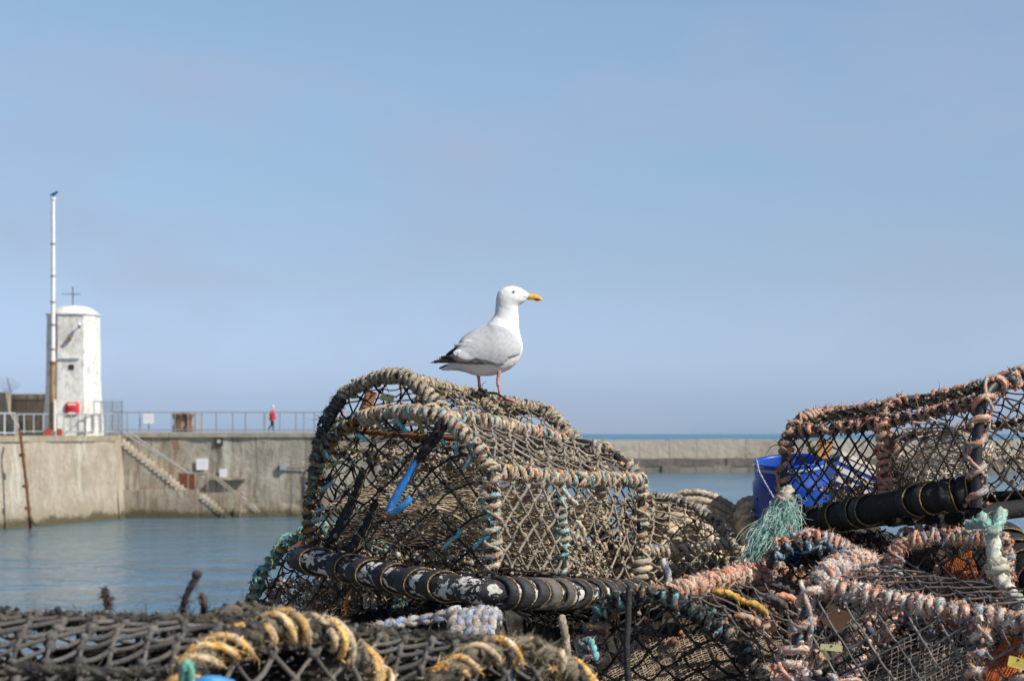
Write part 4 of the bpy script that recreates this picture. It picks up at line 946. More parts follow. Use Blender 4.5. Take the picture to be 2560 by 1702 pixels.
    def lashings(s, paths, r, pal, name='lashing'):
        for q in paths:
            mb = MB(); rope(mb, smooth_path(q, .006), r, pal, 3, 9, fz=500, flen=.01, taper=True); mb.build(name, M['rope'], s.root)
    def card(s, ctr, size, rot, c, name='tag', thick=.003, lab=None, hole=True):
        """small plastic plate with clipped corners"""
        u, v = unit(np.asarray(rot[0], float)), unit(np.asarray(rot[1], float)); n = np.cross(u, v); a, b = size; k = .18 * min(a, b)
        pl = [(-a + k, -b), (a - k, -b), (a, -b + k), (a, b - k), (a - k, b), (-a + k, b), (-a, b - k), (-a, -b + k)]
        vv = [ctr + u * x + v * y + n * (thick * z + .004 * math.sin(x / a * 2)) for z in (-1, 1) for x, y in pl]
        mb = MB(); mb.add(vv, [[i, (i + 1) % 8, (i + 1) % 8 + 8, i + 8] for i in range(8)], [[0, i, i + 1][::-1] for i in range(1, 7)] + [[8, 8 + i, 9 + i] for i in range(1, 7)], c=c)
        if hole: blobs(mb, [ctr + v * b * .6 - n * thick * 1.2, ctr + v * b * .6 + n * thick * 1.2], .0035, (.06, .04, .03), .05)
        o = mb.build(name, M['tag'], s.root, smooth=False)
        if lab: o['label'] = lab
        return o

def strap_ring(mb, c, ax, R, width, tilt, th0, thick=.009, col=(.028, .028, .032), stitch=True, seed=0):
    """a turn of rubber strip round a pole, slanting along it, with a stitched edge"""
    n = 64; th = np.linspace(0, 2 * PI, n, endpoint=False); ax = unit(np.asarray(ax, float))
    e1 = unit(np.cross(ax, [0, 0, 1.0])); e2 = np.cross(ax, e1)
    off = tilt * np.cos(th - th0); d = np.cos(th)[:, None] * e1 + np.sin(th)[:, None] * e2
    w2 = width * .5 * (1 + .08 * np.sin(3 * th + seed)); rr = R * (1 + .012 * rng.standard_normal(n))
    def P_(o, r): return c + d * r[:, None] + ax * o[:, None]
    k = [(-w2, rr - .002), (-w2, rr + thick * .8), (-w2 * .5, rr + thick * 1.15), (w2 * .5, rr + thick * 1.15), (w2, rr + thick * .9), (w2, rr - .002)]
    v = np.stack([P_(off + a, b) for a, b in k], 1)
    q = grid_quads(n + 1, 6, True); q = q % (n * 6); mb.add(v, q, c=np.asarray(col) * rng.uniform(.8, 1.3))
    if stitch:
        m = 90; t2 = np.linspace(0, 2 * PI, m, endpoint=False); d2 = np.cos(t2)[:, None] * e1 + np.sin(t2)[:, None] * e2; o2 = tilt * np.cos(t2 - th0) + np.interp(t2, th, w2) + .0008
        p = c + d2 * (R + thick * .9) + ax * o2[:, None]
        g = np.array([(.42, .27, .09), (.5, .36, .15), (.3, .18, .06)])[rng.integers(0, 3, m)] * rng.uniform(.6, 1.2, (m, 1))
        blobs(mb, p, .0027, g, .3)

# ============================================================ B: the main pot in front
O = P(1230, 1425, 6.7); PB_w = P(775, 1388, 7.25) - O; PB_l = P(1602, 1470, 7.3) - O
profB = [(0, 0), (0, .18), (.0, .31), (.03, .36), (.11, .435), (.26, .508), (.37, .524), (.59, .518), (.79, .47), (.91, .385), (.975, .27), (1, .12), (1, 0)]
B = Pot('big front pot wrapped in multicoloured rope with a strapped black pole', O, PB_w, PB_l, profB, hs=.06)
tau_sh = float(np.interp(.34, B.prof[:40, 1], B.tau[:40])) if False else float(B.tau[np.argmin(np.abs(B.prof[:, 1] - .335) + (B.prof[:, 0] > .2) * 9)])
tau_rg = float(B.tau[np.argmin(np.abs(B.prof[:, 0] - .31) + (B.prof[:, 1] < .3) * 9)])
tau_fs = float(B.tau[np.argmin(np.abs(B.prof[:, 1] - .385) + (B.prof[:, 0] < .6) * 9)])
B.bar('hoop', B.hoop(0, 0, tau_sh), .017, .0115, .04, PAL_B, spans=[(0, .42), (.46, 1)], var=.4, seg=(.02, .07), bind='rope_binding')
B.bar('hoop', B.hoop(0, tau_sh, .62), .013, .0125, .03, PAL_B, var=.25, seg=(.015, .06))
B.bar('hoop', B.hoop(0, .62, 1), .013, .011, .045, [(.3, .17, .06), (.06, .06, .05), (.2, .16, .1), (.12, .28, .26), (.42, .2, .06), (.05, .05, .06)], var=.4, seg=(.02, .06))
B.bar('hoop', B.hoop(1, 0, .78), .015, .0115, .042, PAL_B, var=.5, spans=[(0, .16), (.18, .38), (.41, .5), (.62, 1)])
B.bar('side_rail', B.long(tau_sh, 0.02, .98, sag=.012), .012, .0125, .034, PAL_B, var=.3, seg=(.015, .06))
B.bar('side_rail', B.long(tau_rg, 0.0, .86, sag=-.008), .012, .011, .03, PAL_B, var=.3, seg=(.015, .06))
B.bar('side_rail', B.long(tau_fs), .012, .011, .06, PAL_TAN, var=.3)
# middle post of the long side
mp = B.pt(0, .46, .0), B.pt(.0, .455, .12), B.pt(.01, .45, .24), B.pt(0, .44, .335)
B.bar('post', smooth_path(mp, .01), .011, .0095, .05, [(.2, .42, .45), (.5, .47, .38), (.4, .3, .2), (.3, .42, .4), (.16, .15, .13)], var=.5)
# netting
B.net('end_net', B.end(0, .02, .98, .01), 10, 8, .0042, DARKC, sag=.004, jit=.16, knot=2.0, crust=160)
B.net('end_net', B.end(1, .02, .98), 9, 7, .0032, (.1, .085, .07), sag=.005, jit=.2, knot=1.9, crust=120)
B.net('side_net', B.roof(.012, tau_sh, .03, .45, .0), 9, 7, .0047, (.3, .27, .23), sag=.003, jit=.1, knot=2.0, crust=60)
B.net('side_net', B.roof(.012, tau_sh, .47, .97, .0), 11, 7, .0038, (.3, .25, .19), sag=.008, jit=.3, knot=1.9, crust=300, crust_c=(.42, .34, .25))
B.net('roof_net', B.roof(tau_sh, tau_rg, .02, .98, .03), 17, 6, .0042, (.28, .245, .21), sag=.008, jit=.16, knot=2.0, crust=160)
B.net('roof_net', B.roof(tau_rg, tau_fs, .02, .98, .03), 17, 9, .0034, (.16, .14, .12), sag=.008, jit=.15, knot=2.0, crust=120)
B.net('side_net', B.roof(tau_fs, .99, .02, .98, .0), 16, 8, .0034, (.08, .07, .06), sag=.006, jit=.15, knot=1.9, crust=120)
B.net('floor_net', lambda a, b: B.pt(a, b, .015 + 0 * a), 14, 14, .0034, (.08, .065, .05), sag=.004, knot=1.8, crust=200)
# crumpled parlour netting inside, funnels, growth
B.net('inner_net', B.inner((.95, .12, .20), (.12, .2, .16), (.93, .5, .36), (.1, .55, .30), .03, 9), 15, 30, .0022, (.58,.45,.3), 'finenet', knot=0, jit=.35, K=3, sides=4)
B.net('inner_net', B.inner((.98, .1, .06), (.05, .16, .03), (.95, .3, .2), (.1, .36, .16), .03, 9), 14, 26, .0021, (.24, .18, .125), 'finenet', knot=0, jit=.3, K=3, sides=4)
B.net('inner_net', B.inner((.9, .55, .02), (.03, .5, .04), (.6, .95, .3), (.05, .8, .27), .03, 9), 14, 28, .0022, (.54, .42, .28), 'finenet', knot=0, jit=.3, K=3, sides=4)
B.net('entrance_funnel', B.funnel((.03, .27, .17), .14, (.5, .35, .17), .06), 40, 12, .0022, (.55, .43, .29), 'finenet', knot=0, jit=.2, K=3, sides=4, wrap=True)
B.net('entrance_funnel', B.funnel((.03, .72, .15), .13, (.5, .6, .15), .05), 36, 12, .0022, (.55, .43, .29), 'finenet', knot=0, jit=.2, K=3, sides=4, wrap=True)
B.debris(260, .2, .9, .35, .6, .33, .40, (.005, .013)); B.debris(160, .03, .6, .55, .97, .02, .08, (.005, .014)); B.debris(260, .1, .95, .05, .4, .0, .05)
bar_ = lambda pts, r, c, mat, nm, pot: (lambda mb: (tube(mb, smooth_path(pts, .02), r, 8, c), mb.build(nm, M[mat], pot.root))[1])(MB())
bar_([B.pt(.85, .08, .46), B.pt(.2, .12, .44)], .009, (.2, .08, .03), 'rust', 'cross_brace', B)
# dark rubber straps hanging inside the end
for s0, t0, s1, t1, w_ in ((.73, .32, .92, .03, .02), (.66, .21, .80, .02, .019)):
    mb = MB(); q = resample(np.array([B.pt(s0, .05, t0), B.pt((s0 + s1) / 2 - .01, .035, (t0 + t1) / 2 - .012), B.pt(s1, .02, t1)]), .01); n_ = len(q)
    ax = unit(B.w); wv = (unit(np.cross(unit(q[-1] - q[0]), unit(B.l))))[None] * (w_ * (1 + .12 * np.sin(np.arange(n_) * 1.7)))[:, None]; nv = unit(B.l) * .004
    v = np.stack([q - wv - nv, q + wv - nv, q + wv + nv, q - wv + nv], 1); mb.add(v, grid_quads(n_, 4), c=(.02, .02, .023))
    e = q + wv * 1.02 - nv; blobs(mb, resample(e, .007), .0024, (.35, .22, .07), .3)
    mb.build('rubber_strap', M['rubber'], B.root)
# loose coloured lashings under the arch (photo pixels on the end plane, slightly in front)
def onB(u, v, y=6.95): return P(u, v, y)
def yB(u): return np.interp(u, [775, 1230], [7.25, 6.7]) - .04
L = lambda pts: [P(u, v, yB(u) + .012 * i) for i, (u, v) in enumerate(pts)]
CY, OC = [PAL_CYAN, [(.36, .3, .08), (.3, .27, .1), (.25, .3, .2)]]
B.lashings([L([(990, 1045), (1002, 1062), (1020, 1083)]), L([(1094, 1072), (1100, 1092), (1113, 1112)]), L([(1139, 1100), (1141, 1120), (1139, 1135)]), L([(1176, 1140), (1170, 1157), (1158, 1174)]), L([(890, 1086), (905, 1092), (918, 1103)]), L([(800, 1228), (818, 1215), (835, 1204)]), L([(782, 1284), (800, 1274), (818, 1268)]), L([(782, 1304), (796, 1297), (812, 1297)]), L([(1198, 1260), (1210, 1247), (1219, 1236)]), L([(1108, 1372), (1125, 1352), (1148, 1335), (1146, 1318)]), L([(812, 1125), (817, 1138), (826, 1148)]), L([(1182, 1370), (1205, 1350), (1228, 1338)])], .0065, CY)
B.lashings([L([(940, 1055), (955, 1070), (975, 1085)]), L([(1046, 1048), (1052, 1068), (1060, 1086)]), L([(858, 1114), (872, 1122), (890, 1128)]), L([(815, 1170), (835, 1160), (860, 1152)]), L([(1202, 1188), (1196, 1202), (1190, 1214)])], .0065, OC)
B.lashings([L([(1440, 1350), (1445, 1330), (1450, 1300)]), L([(1405, 1218), (1425, 1245), (1445, 1262)]), L([(1440, 1300), (1455, 1320), (1462, 1345)])], .008, [(.45, .36, .25), (.4, .44, .4)])
# frame poles with rubber strip
def pole_with_straps(pot, pts, R, ringpos, mat, strap_col=(.03, .03, .034), width=.045, tilt=.03, stitch=True, sgn=1, cols=None):
    q = smooth_path(pts, .012); L = arclen(q); T = unit(np.gradient(q, axis=0))
    mb = MB(); tube(mb, q, R * (1 + .03 * np.sin(L * 31) + .02 * np.sin(L * 77)), 22, (.03, .03, .03), bump=.025); o = mb.build('base_pole', M[mat], pot.root)
    for i, f in enumerate(ringpos):
        k = min(int(f * (len(q) - 1)), len(q) - 1); mb = MB()
        strap_ring(mb, q[k], T[k], R * 1.03, width * (1 if (not cols or i < 6) else .78) * rng.uniform(.85, 1.15), tilt * (1 if (not cols or i < 6) else .75) * rng.uniform(.7, 1.3) * (sgn if (not cols or i < 6) else -sgn), PI * 1.0 + rng.uniform(-.35, .35), col=strap_col if not (cols and cols[i]) else cols[i], stitch=stitch, seed=i)
        mb.build('rubber_strap', M['rubber'], o)
    return o, q
yP = 6.62
pole_pts = [P(738, 1392, 7.2), P(850, 1415, 7.05), P(1000, 1447, 6.85), P(1130, 1468, 6.68), P(1240, 1480, 6.6), P(1380, 1484, 6.72), P(1500, 1484, 6.95), P(1600, 1486, 7.12)]
us = np.array([790, 868, 930, 988, 1046, 1108, 1262, 1290, 1318, 1356, 1392, 1432, 1470, 1502, 1528, 1554, 1580])
pole_o, pq = None, None
fr = np.interp(us, [738, 1600], [0, 1]); q_ = smooth_path(pole_pts, .012); uu = q_[:, 0] / q_[:, 1] * F + U0; fr = np.interp(us, uu, np.linspace(0, 1, len(q_)))
WHS = [None] * 17; WHS[9] = (.16, .15, .14); WHS[10] = (.1, .095, .09)
pole_with_straps(B, pole_pts, .043, fr, 'pole', cols=WHS, tilt=.04, width=.05)
for pts in ([B.pt(1, 0, -.01), B.pt(1, 1, -.01)], [B.pt(0, 1, -.01), B.pt(1, 1, -.01)]):
    mb = MB(); tube(mb, resample(np.array(pts), .05), .03, 12, (.03, .03, .03)); mb.build('base_pole', M['pole'], B.root)
# zip tie and exposed pipe on the far hoop
mb = MB(); q = B.hoop(1, .47, .58); tube(mb, q, .021, 12, (.2, .14, .09)); mb.build('bare_pipe', M['rubber'], B.root)
# ============================================================ A: pot under the gull
OA = np.array([-.165, 7.55, 1.213]); wA = PB_w * .95; lA = np.array([.534, .6, -.118])
profA = [(0, 0), (0, .2), (.0, .34), (.03, .39), (.11, .43), (.26, .535), (.40, .6), (.6, .59), (.79, .53), (.91, .43), (.975, .29), (1, .12), (1, 0)]
A = Pot('uppermost pot with an empty dark netted end and tan rope under the gull', OA, wA, lA, profA)
tA_sh = float(A.tau[np.argmin(np.abs(A.prof[:, 1] - .37) + (A.prof[:, 0] > .2) * 9)]); tA_rg = float(A.tau[np.argmin(np.abs(A.prof[:, 0] - .42) + (A.prof[:, 1] < .3) * 9)]); tA_fs = float(A.tau[np.argmin(np.abs(A.prof[:, 1] - .43) + (A.prof[:, 0] < .6) * 9)])
A.bar('hoop', A.hoop(0, 0, .66), .013, .0125, .032, PAL_TAN, fz=300, flen=.008, var=.3)
A.bar('hoop', A.hoop(0, .66, 1), .013, .012, .035, PAL_NAVY + [(.25, .22, .17)], fz=520, flen=.02, var=.4)
A.bar('hoop', A.hoop(.47, 0, 1), .010, .0095, .032, PAL_TAN, fz=300, flen=.008, var=.3)
A.bar('hoop', A.hoop(1, 0, 1), .013, .012, .03, PAL_TAN, fz=300, flen=.008, var=.3)
A.bar('side_rail', A.long(tA_rg, 0, 1, sag=.006), .011, .011, .028, PAL_TAN, fz=300, flen=.008)
A.bar('side_rail', A.long(tA_sh, 0, 1), .011, .011, .035, PAL_TAN, fz=300)
A.bar('side_rail', A.long(tA_fs, 0, 1), .011, .010, .05, PAL_TAN, fz=300)
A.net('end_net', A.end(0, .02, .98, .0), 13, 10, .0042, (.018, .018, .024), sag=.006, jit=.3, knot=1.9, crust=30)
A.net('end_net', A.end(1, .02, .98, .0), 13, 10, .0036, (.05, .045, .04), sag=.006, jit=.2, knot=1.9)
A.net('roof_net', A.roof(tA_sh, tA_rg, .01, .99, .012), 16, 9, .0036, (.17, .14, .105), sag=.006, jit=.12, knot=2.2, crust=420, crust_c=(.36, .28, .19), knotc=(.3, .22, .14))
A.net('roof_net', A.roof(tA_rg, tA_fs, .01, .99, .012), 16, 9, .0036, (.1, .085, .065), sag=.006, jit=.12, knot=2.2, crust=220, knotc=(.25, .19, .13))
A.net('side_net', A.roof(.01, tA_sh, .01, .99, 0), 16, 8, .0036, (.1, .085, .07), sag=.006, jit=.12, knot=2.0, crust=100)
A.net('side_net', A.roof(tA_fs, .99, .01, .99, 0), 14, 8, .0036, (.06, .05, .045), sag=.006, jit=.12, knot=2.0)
A.net('inner_net', A.inner((.95, .35, .02), (.05, .3, .04), (.85, .75, .26), (.1, .7, .3), .03), 40, 30, .0018, BEIGE, 'finenet', knot=0, jit=.3, K=3, sides=4)
A.debris(160, .05, .95, .1, .95, .0, .2)
A.card(P(920, 1004, 7.92), (.022, .045), ((.75, .2, -.25), (.35, .1, .9)), (.32, .14, .06), lab='brown plastic tag hanging in the pot netting')
A.card(P(968, 994, 7.82), (.028, .014), ((.95, -.2, -.2), (.2, .1, .95)), (.5, .46, .22), lab='yellow plastic tag caught in the pot netting')
# dark knotted cord under the gull's far foot
mb = MB(); yk = 8.0
rope(mb, smooth_path([P(1186, 983, yk), P(1206, 978, yk - .01), P(1222, 982, yk), P(1240, 983, yk - .03), P(1262, 996, yk - .05), P(1266, 999, yk - .05)], .004), .0045, PAL_DARK[:2], 3, 8, fz=200)
for c_, r_ in (((1203, 975), .011), ((1212, 978), .012), ((1204, 984), .013), ((1214, 986), .011), ((1196, 983), .009)): blobs(mb, [P(*c_, yk - .01)], r_, (.02, .02, .022), .35, True, .06)
mb.build('knotted_cord', M['net'], A.root)
# ============================================================ C: low pot at the left with teal rope
OC_ = P(1000, 1640, 7.62) ; C = Pot('low pot edged in frayed teal rope at the left behind the pole', OC_, P(616, 1640, 7.95) - OC_, (.45, .6, -.03), [(0, 0), (0, .25), (.08, .38), (.25, .46), (.45, .49), (.64, .475), (.8, .40), (.9, .32), (.97, .2), (1.0, .1), (1, 0)])
C.bar('hoop', C.hoop(0, 0, 1), .012, .0125, .05, PAL_TEAL, core=(.2, .15, .1), fz=420, flen=.013, var=.25)
C.bar('hoop', C.hoop(1, 0, 1), .012, .011, .04, PAL_TAN, fz=200)
C.bar('side_rail', C.long(.62, 0, 1), .011, .011, .04, PAL_TEAL, fz=300)
C.net('end_net', C.end(0, .02, .99), 13, 10, .0036, (.045, .035, .03), sag=.006, jit=.3, knot=2.0, crust=260, crust_c=(.38, .28, .2))
C.net('roof_net', C.roof(.3, .98, .02, .98, .02), 14, 18, .0034, (.1, .08, .06), sag=.006, jit=.2, knot=2.0, crust=240)
C.net('inner_net', C.inner((1, .02, .0), (.3, .02, .02), (.95, .35, .26), (.3, .4, .24), .02), 50, 24, .002, (.2, .15, .1), 'finenet', knot=0, jit=.3, K=3, sides=4)
C.net('inner_net', C.inner((1, .1, .0), (.0, .1, .0), (.9, .8, .2), (.0, .8, .2), .03), 46, 30, .002, (.12, .085, .06), 'finenet', knot=0, jit=.3, K=3, sides=4)
C.debris(420, .2, .98, .02, .2, .2, .3); C.debris(300, .0, .98, .05, .9, .0, .1)
C.card(P(742, 1372, 7.8), (.034, .02), ((.85, 0, .5), (-.4, .1, .9)), (.3, .12, .045), lab='rusty orange plastic tag')
mb = MB(); rope(mb, smooth_path([P(876, 1478, 7.3), P(866, 1498, 7.28), P(862, 1512, 7.28), P(868, 1540, 7.27), P(862, 1548, 7.27), P(858, 1541, 7.26), P(868, 1528, 7.25), P(879, 1520, 7.25)], .006), .0062, [(.62, .25, .04), (.55, .22, .05)], 3, 9, fz=60)
tag(mb.build('orange_twine', M['rope']), 'short loop of bright orange twine hanging below the strapped pole', 'twine')
for u_ in (915, 933):
    mb = MB(); rope(mb, smooth_path([P(u_, 1485, 7.4), P(u_ + 2, 1515, 7.38), P(u_ + 3, 1560, 7.4)], .008), .012, PAL_TAN[3:], 3, 10, fz=200); tag(mb.build('rope_end', M['rope']), 'pale rope end hanging below the pole, ' + ('left of the pair' if u_ == 915 else 'right of the pair'), 'rope')
mb = MB(); rope(mb, smooth_path([P(1403, 1540, 6.7), P(1410, 1570, 6.68), P(1416, 1610, 6.68), P(1420, 1660, 6.7)], .008), .013, PAL_TAN, 3, 10, fz=400, groove=.15)
tag(mb.build('rope_end', M['rope']), 'thick tan rope hanging in the dark gap under the strapped pole', 'rope')
# ============================================================ D: grey pot right of the main pot
OD = P(1838, 1475, 7.5); wD = np.array([-.42, .5, .0]); lD = P(1545, 1500, 7.35) - OD
D = Pot('crusted pale grey pot half hidden right of the big front pot', OD, wD, lD, [(0, 0), (.0, .1), (.02, .17), (.10, .225), (.25, .285), (.45, .325), (.62, .335), (.8, .28), (.95, .15), (1, 0)])
tD = float(D.tau[np.argmin(np.abs(D.prof[:, 1] - .18) + (D.prof[:, 0] > .2) * 9)]); tD2 = float(D.tau[np.argmin(np.abs(D.prof[:, 0] - .6) + (D.prof[:, 1] < .2) * 9)])
PAL_D = [(.42, .37, .29), (.36, .32, .27), (.14, .14, .18), (.32, .28, .23), (.4, .29, .14), (.24, .22, .2)]
D.bar('hoop', D.hoop(0), .008, .0105, .03, PAL_D, lash=False, fz=400, flen=.013, var=.35)
D.bar('hoop', D.hoop(1), .011, .0105, .034, PAL_D, fz=300)
D.bar('side_rail', D.long(tD, 0, 1, sag=.015), .008, .0105, .028, lash=False, pal=PAL_TAN[3:] + [(.52, .46, .37), (.46, .4, .31)], fz=500, flen=.013)
D.net('roof_net', D.roof(tD, tD2, .02, .98, .02), 14, 9, .0036, (.36, .3, .22), sag=.005, jit=.1, knot=2.1, crust=160, crust_c=(.45, .38, .28))
D.net('side_net', D.roof(.01, tD, .02, .98, 0), 15, 7, .0036, (.34, .29, .22), sag=.003, jit=.1, knot=2.0, crust=100)
D.net('side_net', D.roof(tD2, .99, .02, .98, 0), 14, 8, .0034, (.2, .17, .13), sag=.004, jit=.15, knot=2.0)
D.net('end_net', D.end(0, .02, .98), 9, 6, .0034, (.18, .15, .12), sag=.004, jit=.15, knot=2.0)
D.net('inner_net', D.inner((.98, .0, .0), (.98, 1, .0), (.9, 0, .2), (.9, 1, .2), .02), 22, 10, .003, (.1, .08, .06), 'net', knot=0, jit=.3, K=3, sides=4)
D.debris(420, .05, .9, .03, .97, .0, .15, (.006, .016), ((.55, .48, .38), (.42, .35, .26), (.3, .24, .17), (.5, .42, .3)))
mb = MB(); rope(mb, helix(np.array([B.pt(0, 1, -.01), B.pt(0, 1, .09)]), .03, .028, .1)[0], .013, PAL_TAN[3:] + [(.46, .38, .27)], 3, 10, fz=100, flen=.008); mb.build('rope_binding', M['ropeclean'], B.root)
mb = MB(); rope(mb, smooth_path([P(1655, 1400, 7.25), P(1668, 1430, 7.23), P(1672, 1480, 7.22)], .008), .014, [(.4, .38, .36), (.12, .12, .18), (.45, .42, .38)], 3, 10, fz=500, groove=.2)
tag(mb.build('rope_end', M['rope']), 'grey and navy frayed rope stub right of the big front pot', 'rope')
# ============================================================ E: coil of pale rope
coil = thing('rope_coil', 'heap of coiled pale beige rope between the grey pot and the blue barrel', 'rope', P(1760, 1420, 8.2))
def loops(ctr, e1, e2, n, spread, r, pal, a0=0.0, a1=2 * PI, mat='ropeclean', name='rope_loop', parent=None, jit=.05, lay=None, fz=60):
    ctr, e1, e2 = (np.asarray(x, float) for x in (ctr, e1, e2)); nn = unit(np.cross(e1, e2))
    for i in range(n):
        f = (i + .5) / n - .5; sc = .35 + .72 * ((i * 7) % n) / max(n - 1, 1) + rng.uniform(-jit, jit) * .6; sh = nn * spread * f + rng.standard_normal(3) * .008
        th = np.linspace(a0, a1, 26); ph_ = rng.uniform(0, 6)
        q = ctr + sh + sc * ((np.cos(th) * (1 + .05 * np.sin(2 * th + ph_)))[:, None] * e1 + (np.sin(th) * (1 + .06 * np.cos(3 * th + ph_)))[:, None] * e2) + nn * (.012 * np.sin(th * 2 + ph_))[:, None]
        mb = MB(); rope(mb, smooth_path(q, .01), r, pal, 3, 12, lay=lay or 5.2 * r, fz=fz, flen=.007, seg=(.2, .6), groove=.38); mb.build(name, M[mat], parent)
def nest(path, ctr, n, k0, dk, Y, dY, r=.0155):
    """arcs of one coil lying inside each other"""
    for i in range(n):
        f = 1 - dk * i + rng.uniform(-.02, .02); q = [P(ctr[0] + (u - ctr[0]) * f + rng.uniform(-3, 3), ctr[1] + (v - ctr[1]) * f + rng.uniform(-3, 3), Y - dY * i + rng.uniform(-.02, .02) + .03 * math.sin(j * 1.3 + i)) for j, (u, v) in enumerate(path)]
        mb = MB(); rope(mb, smooth_path(q, .01), r * rng.uniform(.92, 1.05), PAL_COIL, 3, 12, lay=4.6 * r, fz=90, flen=.007, seg=(.2, .6), groove=.4); mb.build('rope_loop', M['ropeclean'], coil)
nest([(1600, 1330), (1625, 1275), (1690, 1240), (1765, 1236), (1835, 1270), (1885, 1330), (1915, 1410)], (1735, 1420), 9, 1, .085, 8.3, .035)
nest([(1590, 1300), (1650, 1258), (1720, 1262), (1765, 1300), (1780, 1360)], (1690, 1400), 4, 1, .1, 8.05, .03)
nest([(1832, 1345), (1838, 1275), (1872, 1244), (1915, 1256), (1945, 1300), (1960, 1360)], (1892, 1370), 7, 1, .11, 8.25, .03)
nest([(1700, 1330), (1790, 1345), (1850, 1385), (1890, 1440)], (1700, 1480), 5, 1, .1, 8.15, .03)
loops(P(1868, 1400, 8.0), (.07, .02, 0), (.0, .05, .06), 4, .1, .0155, PAL_COIL, parent=coil)
loops(P(1720, 1420, 8.2), (.27, .05, 0), (.05, .2, .03), 6, .16, .016, PAL_COIL, parent=coil)
# ============================================================ F: blue barrel, fish box
def lathe(mb, ctr, R3, prof, n=48, c=(.5,) * 3):
    th = np.linspace(0, 2 * PI, n, endpoint=False)
    v = np.array([[r * math.cos(t), r * math.sin(t), z] for r, z in prof for t in th]) @ np.asarray(R3).T + ctr
    mb.add(v, grid_quads(len(prof), n), c=c)
def rot(ax, ay, az=0):
    from mathutils import Euler
    return np.array(Euler((math.radians(ax), math.radians(ay), math.radians(az))).to_matrix())
RB = rot(9, -4); tc_ = P(1974, 1150, 8.1)
brl = thing('blue_barrel', 'bright blue plastic barrel with a cord handle behind the right hand pot', 'barrel', tc_ - RB @ np.array([0, 0, .5]))
mb = MB(); BL = (.006, .06, .37)
lathe(mb, tc_, RB, [(.01, -.5), (0.1353, -.5), (0.1460, -.48), (0.1525, -.3), (0.1542, -.1), (0.1542, -.085), (0.1443, -.07), (0.1427, -.01), (0.1460, 0), (0.1410, .003), (0.1369, -.01), (0.1353, -.3), (0.1271, -.46), (.01, -.46)], 64, BL); mb.build('barrel_body', M['blue'], brl)
mb = MB(); lathe(mb, tc_, RB, [(0.1431, -.03), (0.1468, -.028), (0.1468, -.018), (0.1431, -.016)], 64, (.3, .36, .5)); mb.build('rim_band', M['blue'], brl)
mb = MB(); th = np.radians([200, 214, 232, 248, 262])
for t, z in zip(th, (-.14, -.22, -.15, -.2, -.16)): blobs(mb, [tc_ + RB @ np.array([.1545 * math.cos(t), .1545 * math.sin(t), z])], .006, (.01, .012, .05), .1, True)
mb.build('drilled_holes', M['dark'], brl)
mb = MB(); rope(mb, smooth_path([tc_ + RB @ np.array([-.145, -.04, .0]), P(1892, 1152, 7.92), P(1898, 1178, 7.9), P(1912, 1205, 7.88), P(1926, 1230, 7.86), P(1934, 1243, 7.84)], .004), .0035, [(.35, .4, .6), (.5, .52, .62)], 2, 8, fz=150); mb.build('cord_handle', M['rope'], brl)
fb = thing('fish_box', 'blue and white ribbed fish box glimpsed through the netting of the right pot', 'fish box', P(2170, 1300, 8.3))
mb = MB(); c_ = P(2168, 1235, 8.3); R3 = rot(-8, 24, 8)
def obox(mb, ctr, R3, a, b, c): box(mb, a[0], a[1], b[0], b[1], c[0], c[1], (1, 1, 1)); mb.v[-1] = mb.v[-1] @ R3.T + ctr
for x0, x1, y0, y1, z0_, z1_ in ((-.2, .2, -.14, -.128, -.05, .05), (-.2, .2, .128, .14, -.05, .05), (-.2, -.188, -.128, .128, -.05, .05), (.188, .2, -.128, .128, -.05, .05), (-.188, .188, -.128, .128, -.05, -.04)):
    obox(mb, c_, R3, (x0, x1), (y0, y1), (z0_, z1_)); mb.c[-1] = np.broadcast_to((.03, .09, .5), (8, 3))
mb.build('box_body', M['blue'], fb, smooth=False)
for z in (-.04, 0.0, .04):
    mb = MB(); obox(mb, c_, R3, (-.208, .208), (-.15, -.1405), (z, z + .022)); mb.c[-1] = np.broadcast_to((.5, .48, .46), (8, 3)); mb.build('rib', M['white'], fb, smooth=False)
mb = MB(); obox(mb, c_, R3, (-.21, .21), (-.152, .15), (.068, .085)); mb.c[-1] = np.broadcast_to((.62, .56, .46), (8, 3)); mb.build('lid', M['white'], fb, smooth=False)
# ============================================================ G: right hand pot
OG = P(2440, 1268, 6.6); lG = P(1958, 1292, 7.2) - OG; wG = np.array([.5, .42, .03])
Gp = Pot('right hand pot edged in pink rope with a black pole before the blue barrel', OG, wG, lG, [(0, 0), (0, .14), (.015, .25), (.055, .345), (.13, .395), (.25, .415), (.5, .42), (.75, .39), (.95, .25), (1, .1), (1, 0)], hk=-.14)
tg = float(Gp.tau[np.argmin(np.abs(Gp.prof[:, 1] - .352) + (Gp.prof[:, 0] > .2) * 9)]); tg2 = float(Gp.tau[np.argmin(np.abs(Gp.prof[:, 0] - .33) + (Gp.prof[:, 1] < .3) * 9)]); tg3 = float(Gp.tau[np.argmin(np.abs(Gp.prof[:, 1] - .3) + (Gp.prof[:, 0] < .6) * 9)])
Gp.bar('hoop', Gp.hoop(1, 0, .35), .014, .011, .042, PAL_ORG, core=(.025, .025, .028), var=.5)
Gp.bar('hoop', Gp.hoop(1, .35, 1), .014, .0105, .03, PAL_ORG, var=.3)
Gp.bar('hoop', Gp.hoop(0, 0, .42), .019, .0135, .1, PAL_PINK + [(.3, .38, .4), (.4, .22, .16)], core=(.02, .02, .026), var=.4, fz=300)
Gp.bar('hoop', Gp.hoop(0, .42, 1), .019, .0135, .06, PAL_PINK, core=(.02, .02, .026))
Gp.bar('hoop', Gp.hoop(.5, tg, .8), .008, .009, .06, PAL_ORG, spans=[(.0, .2), (.45, .6)])
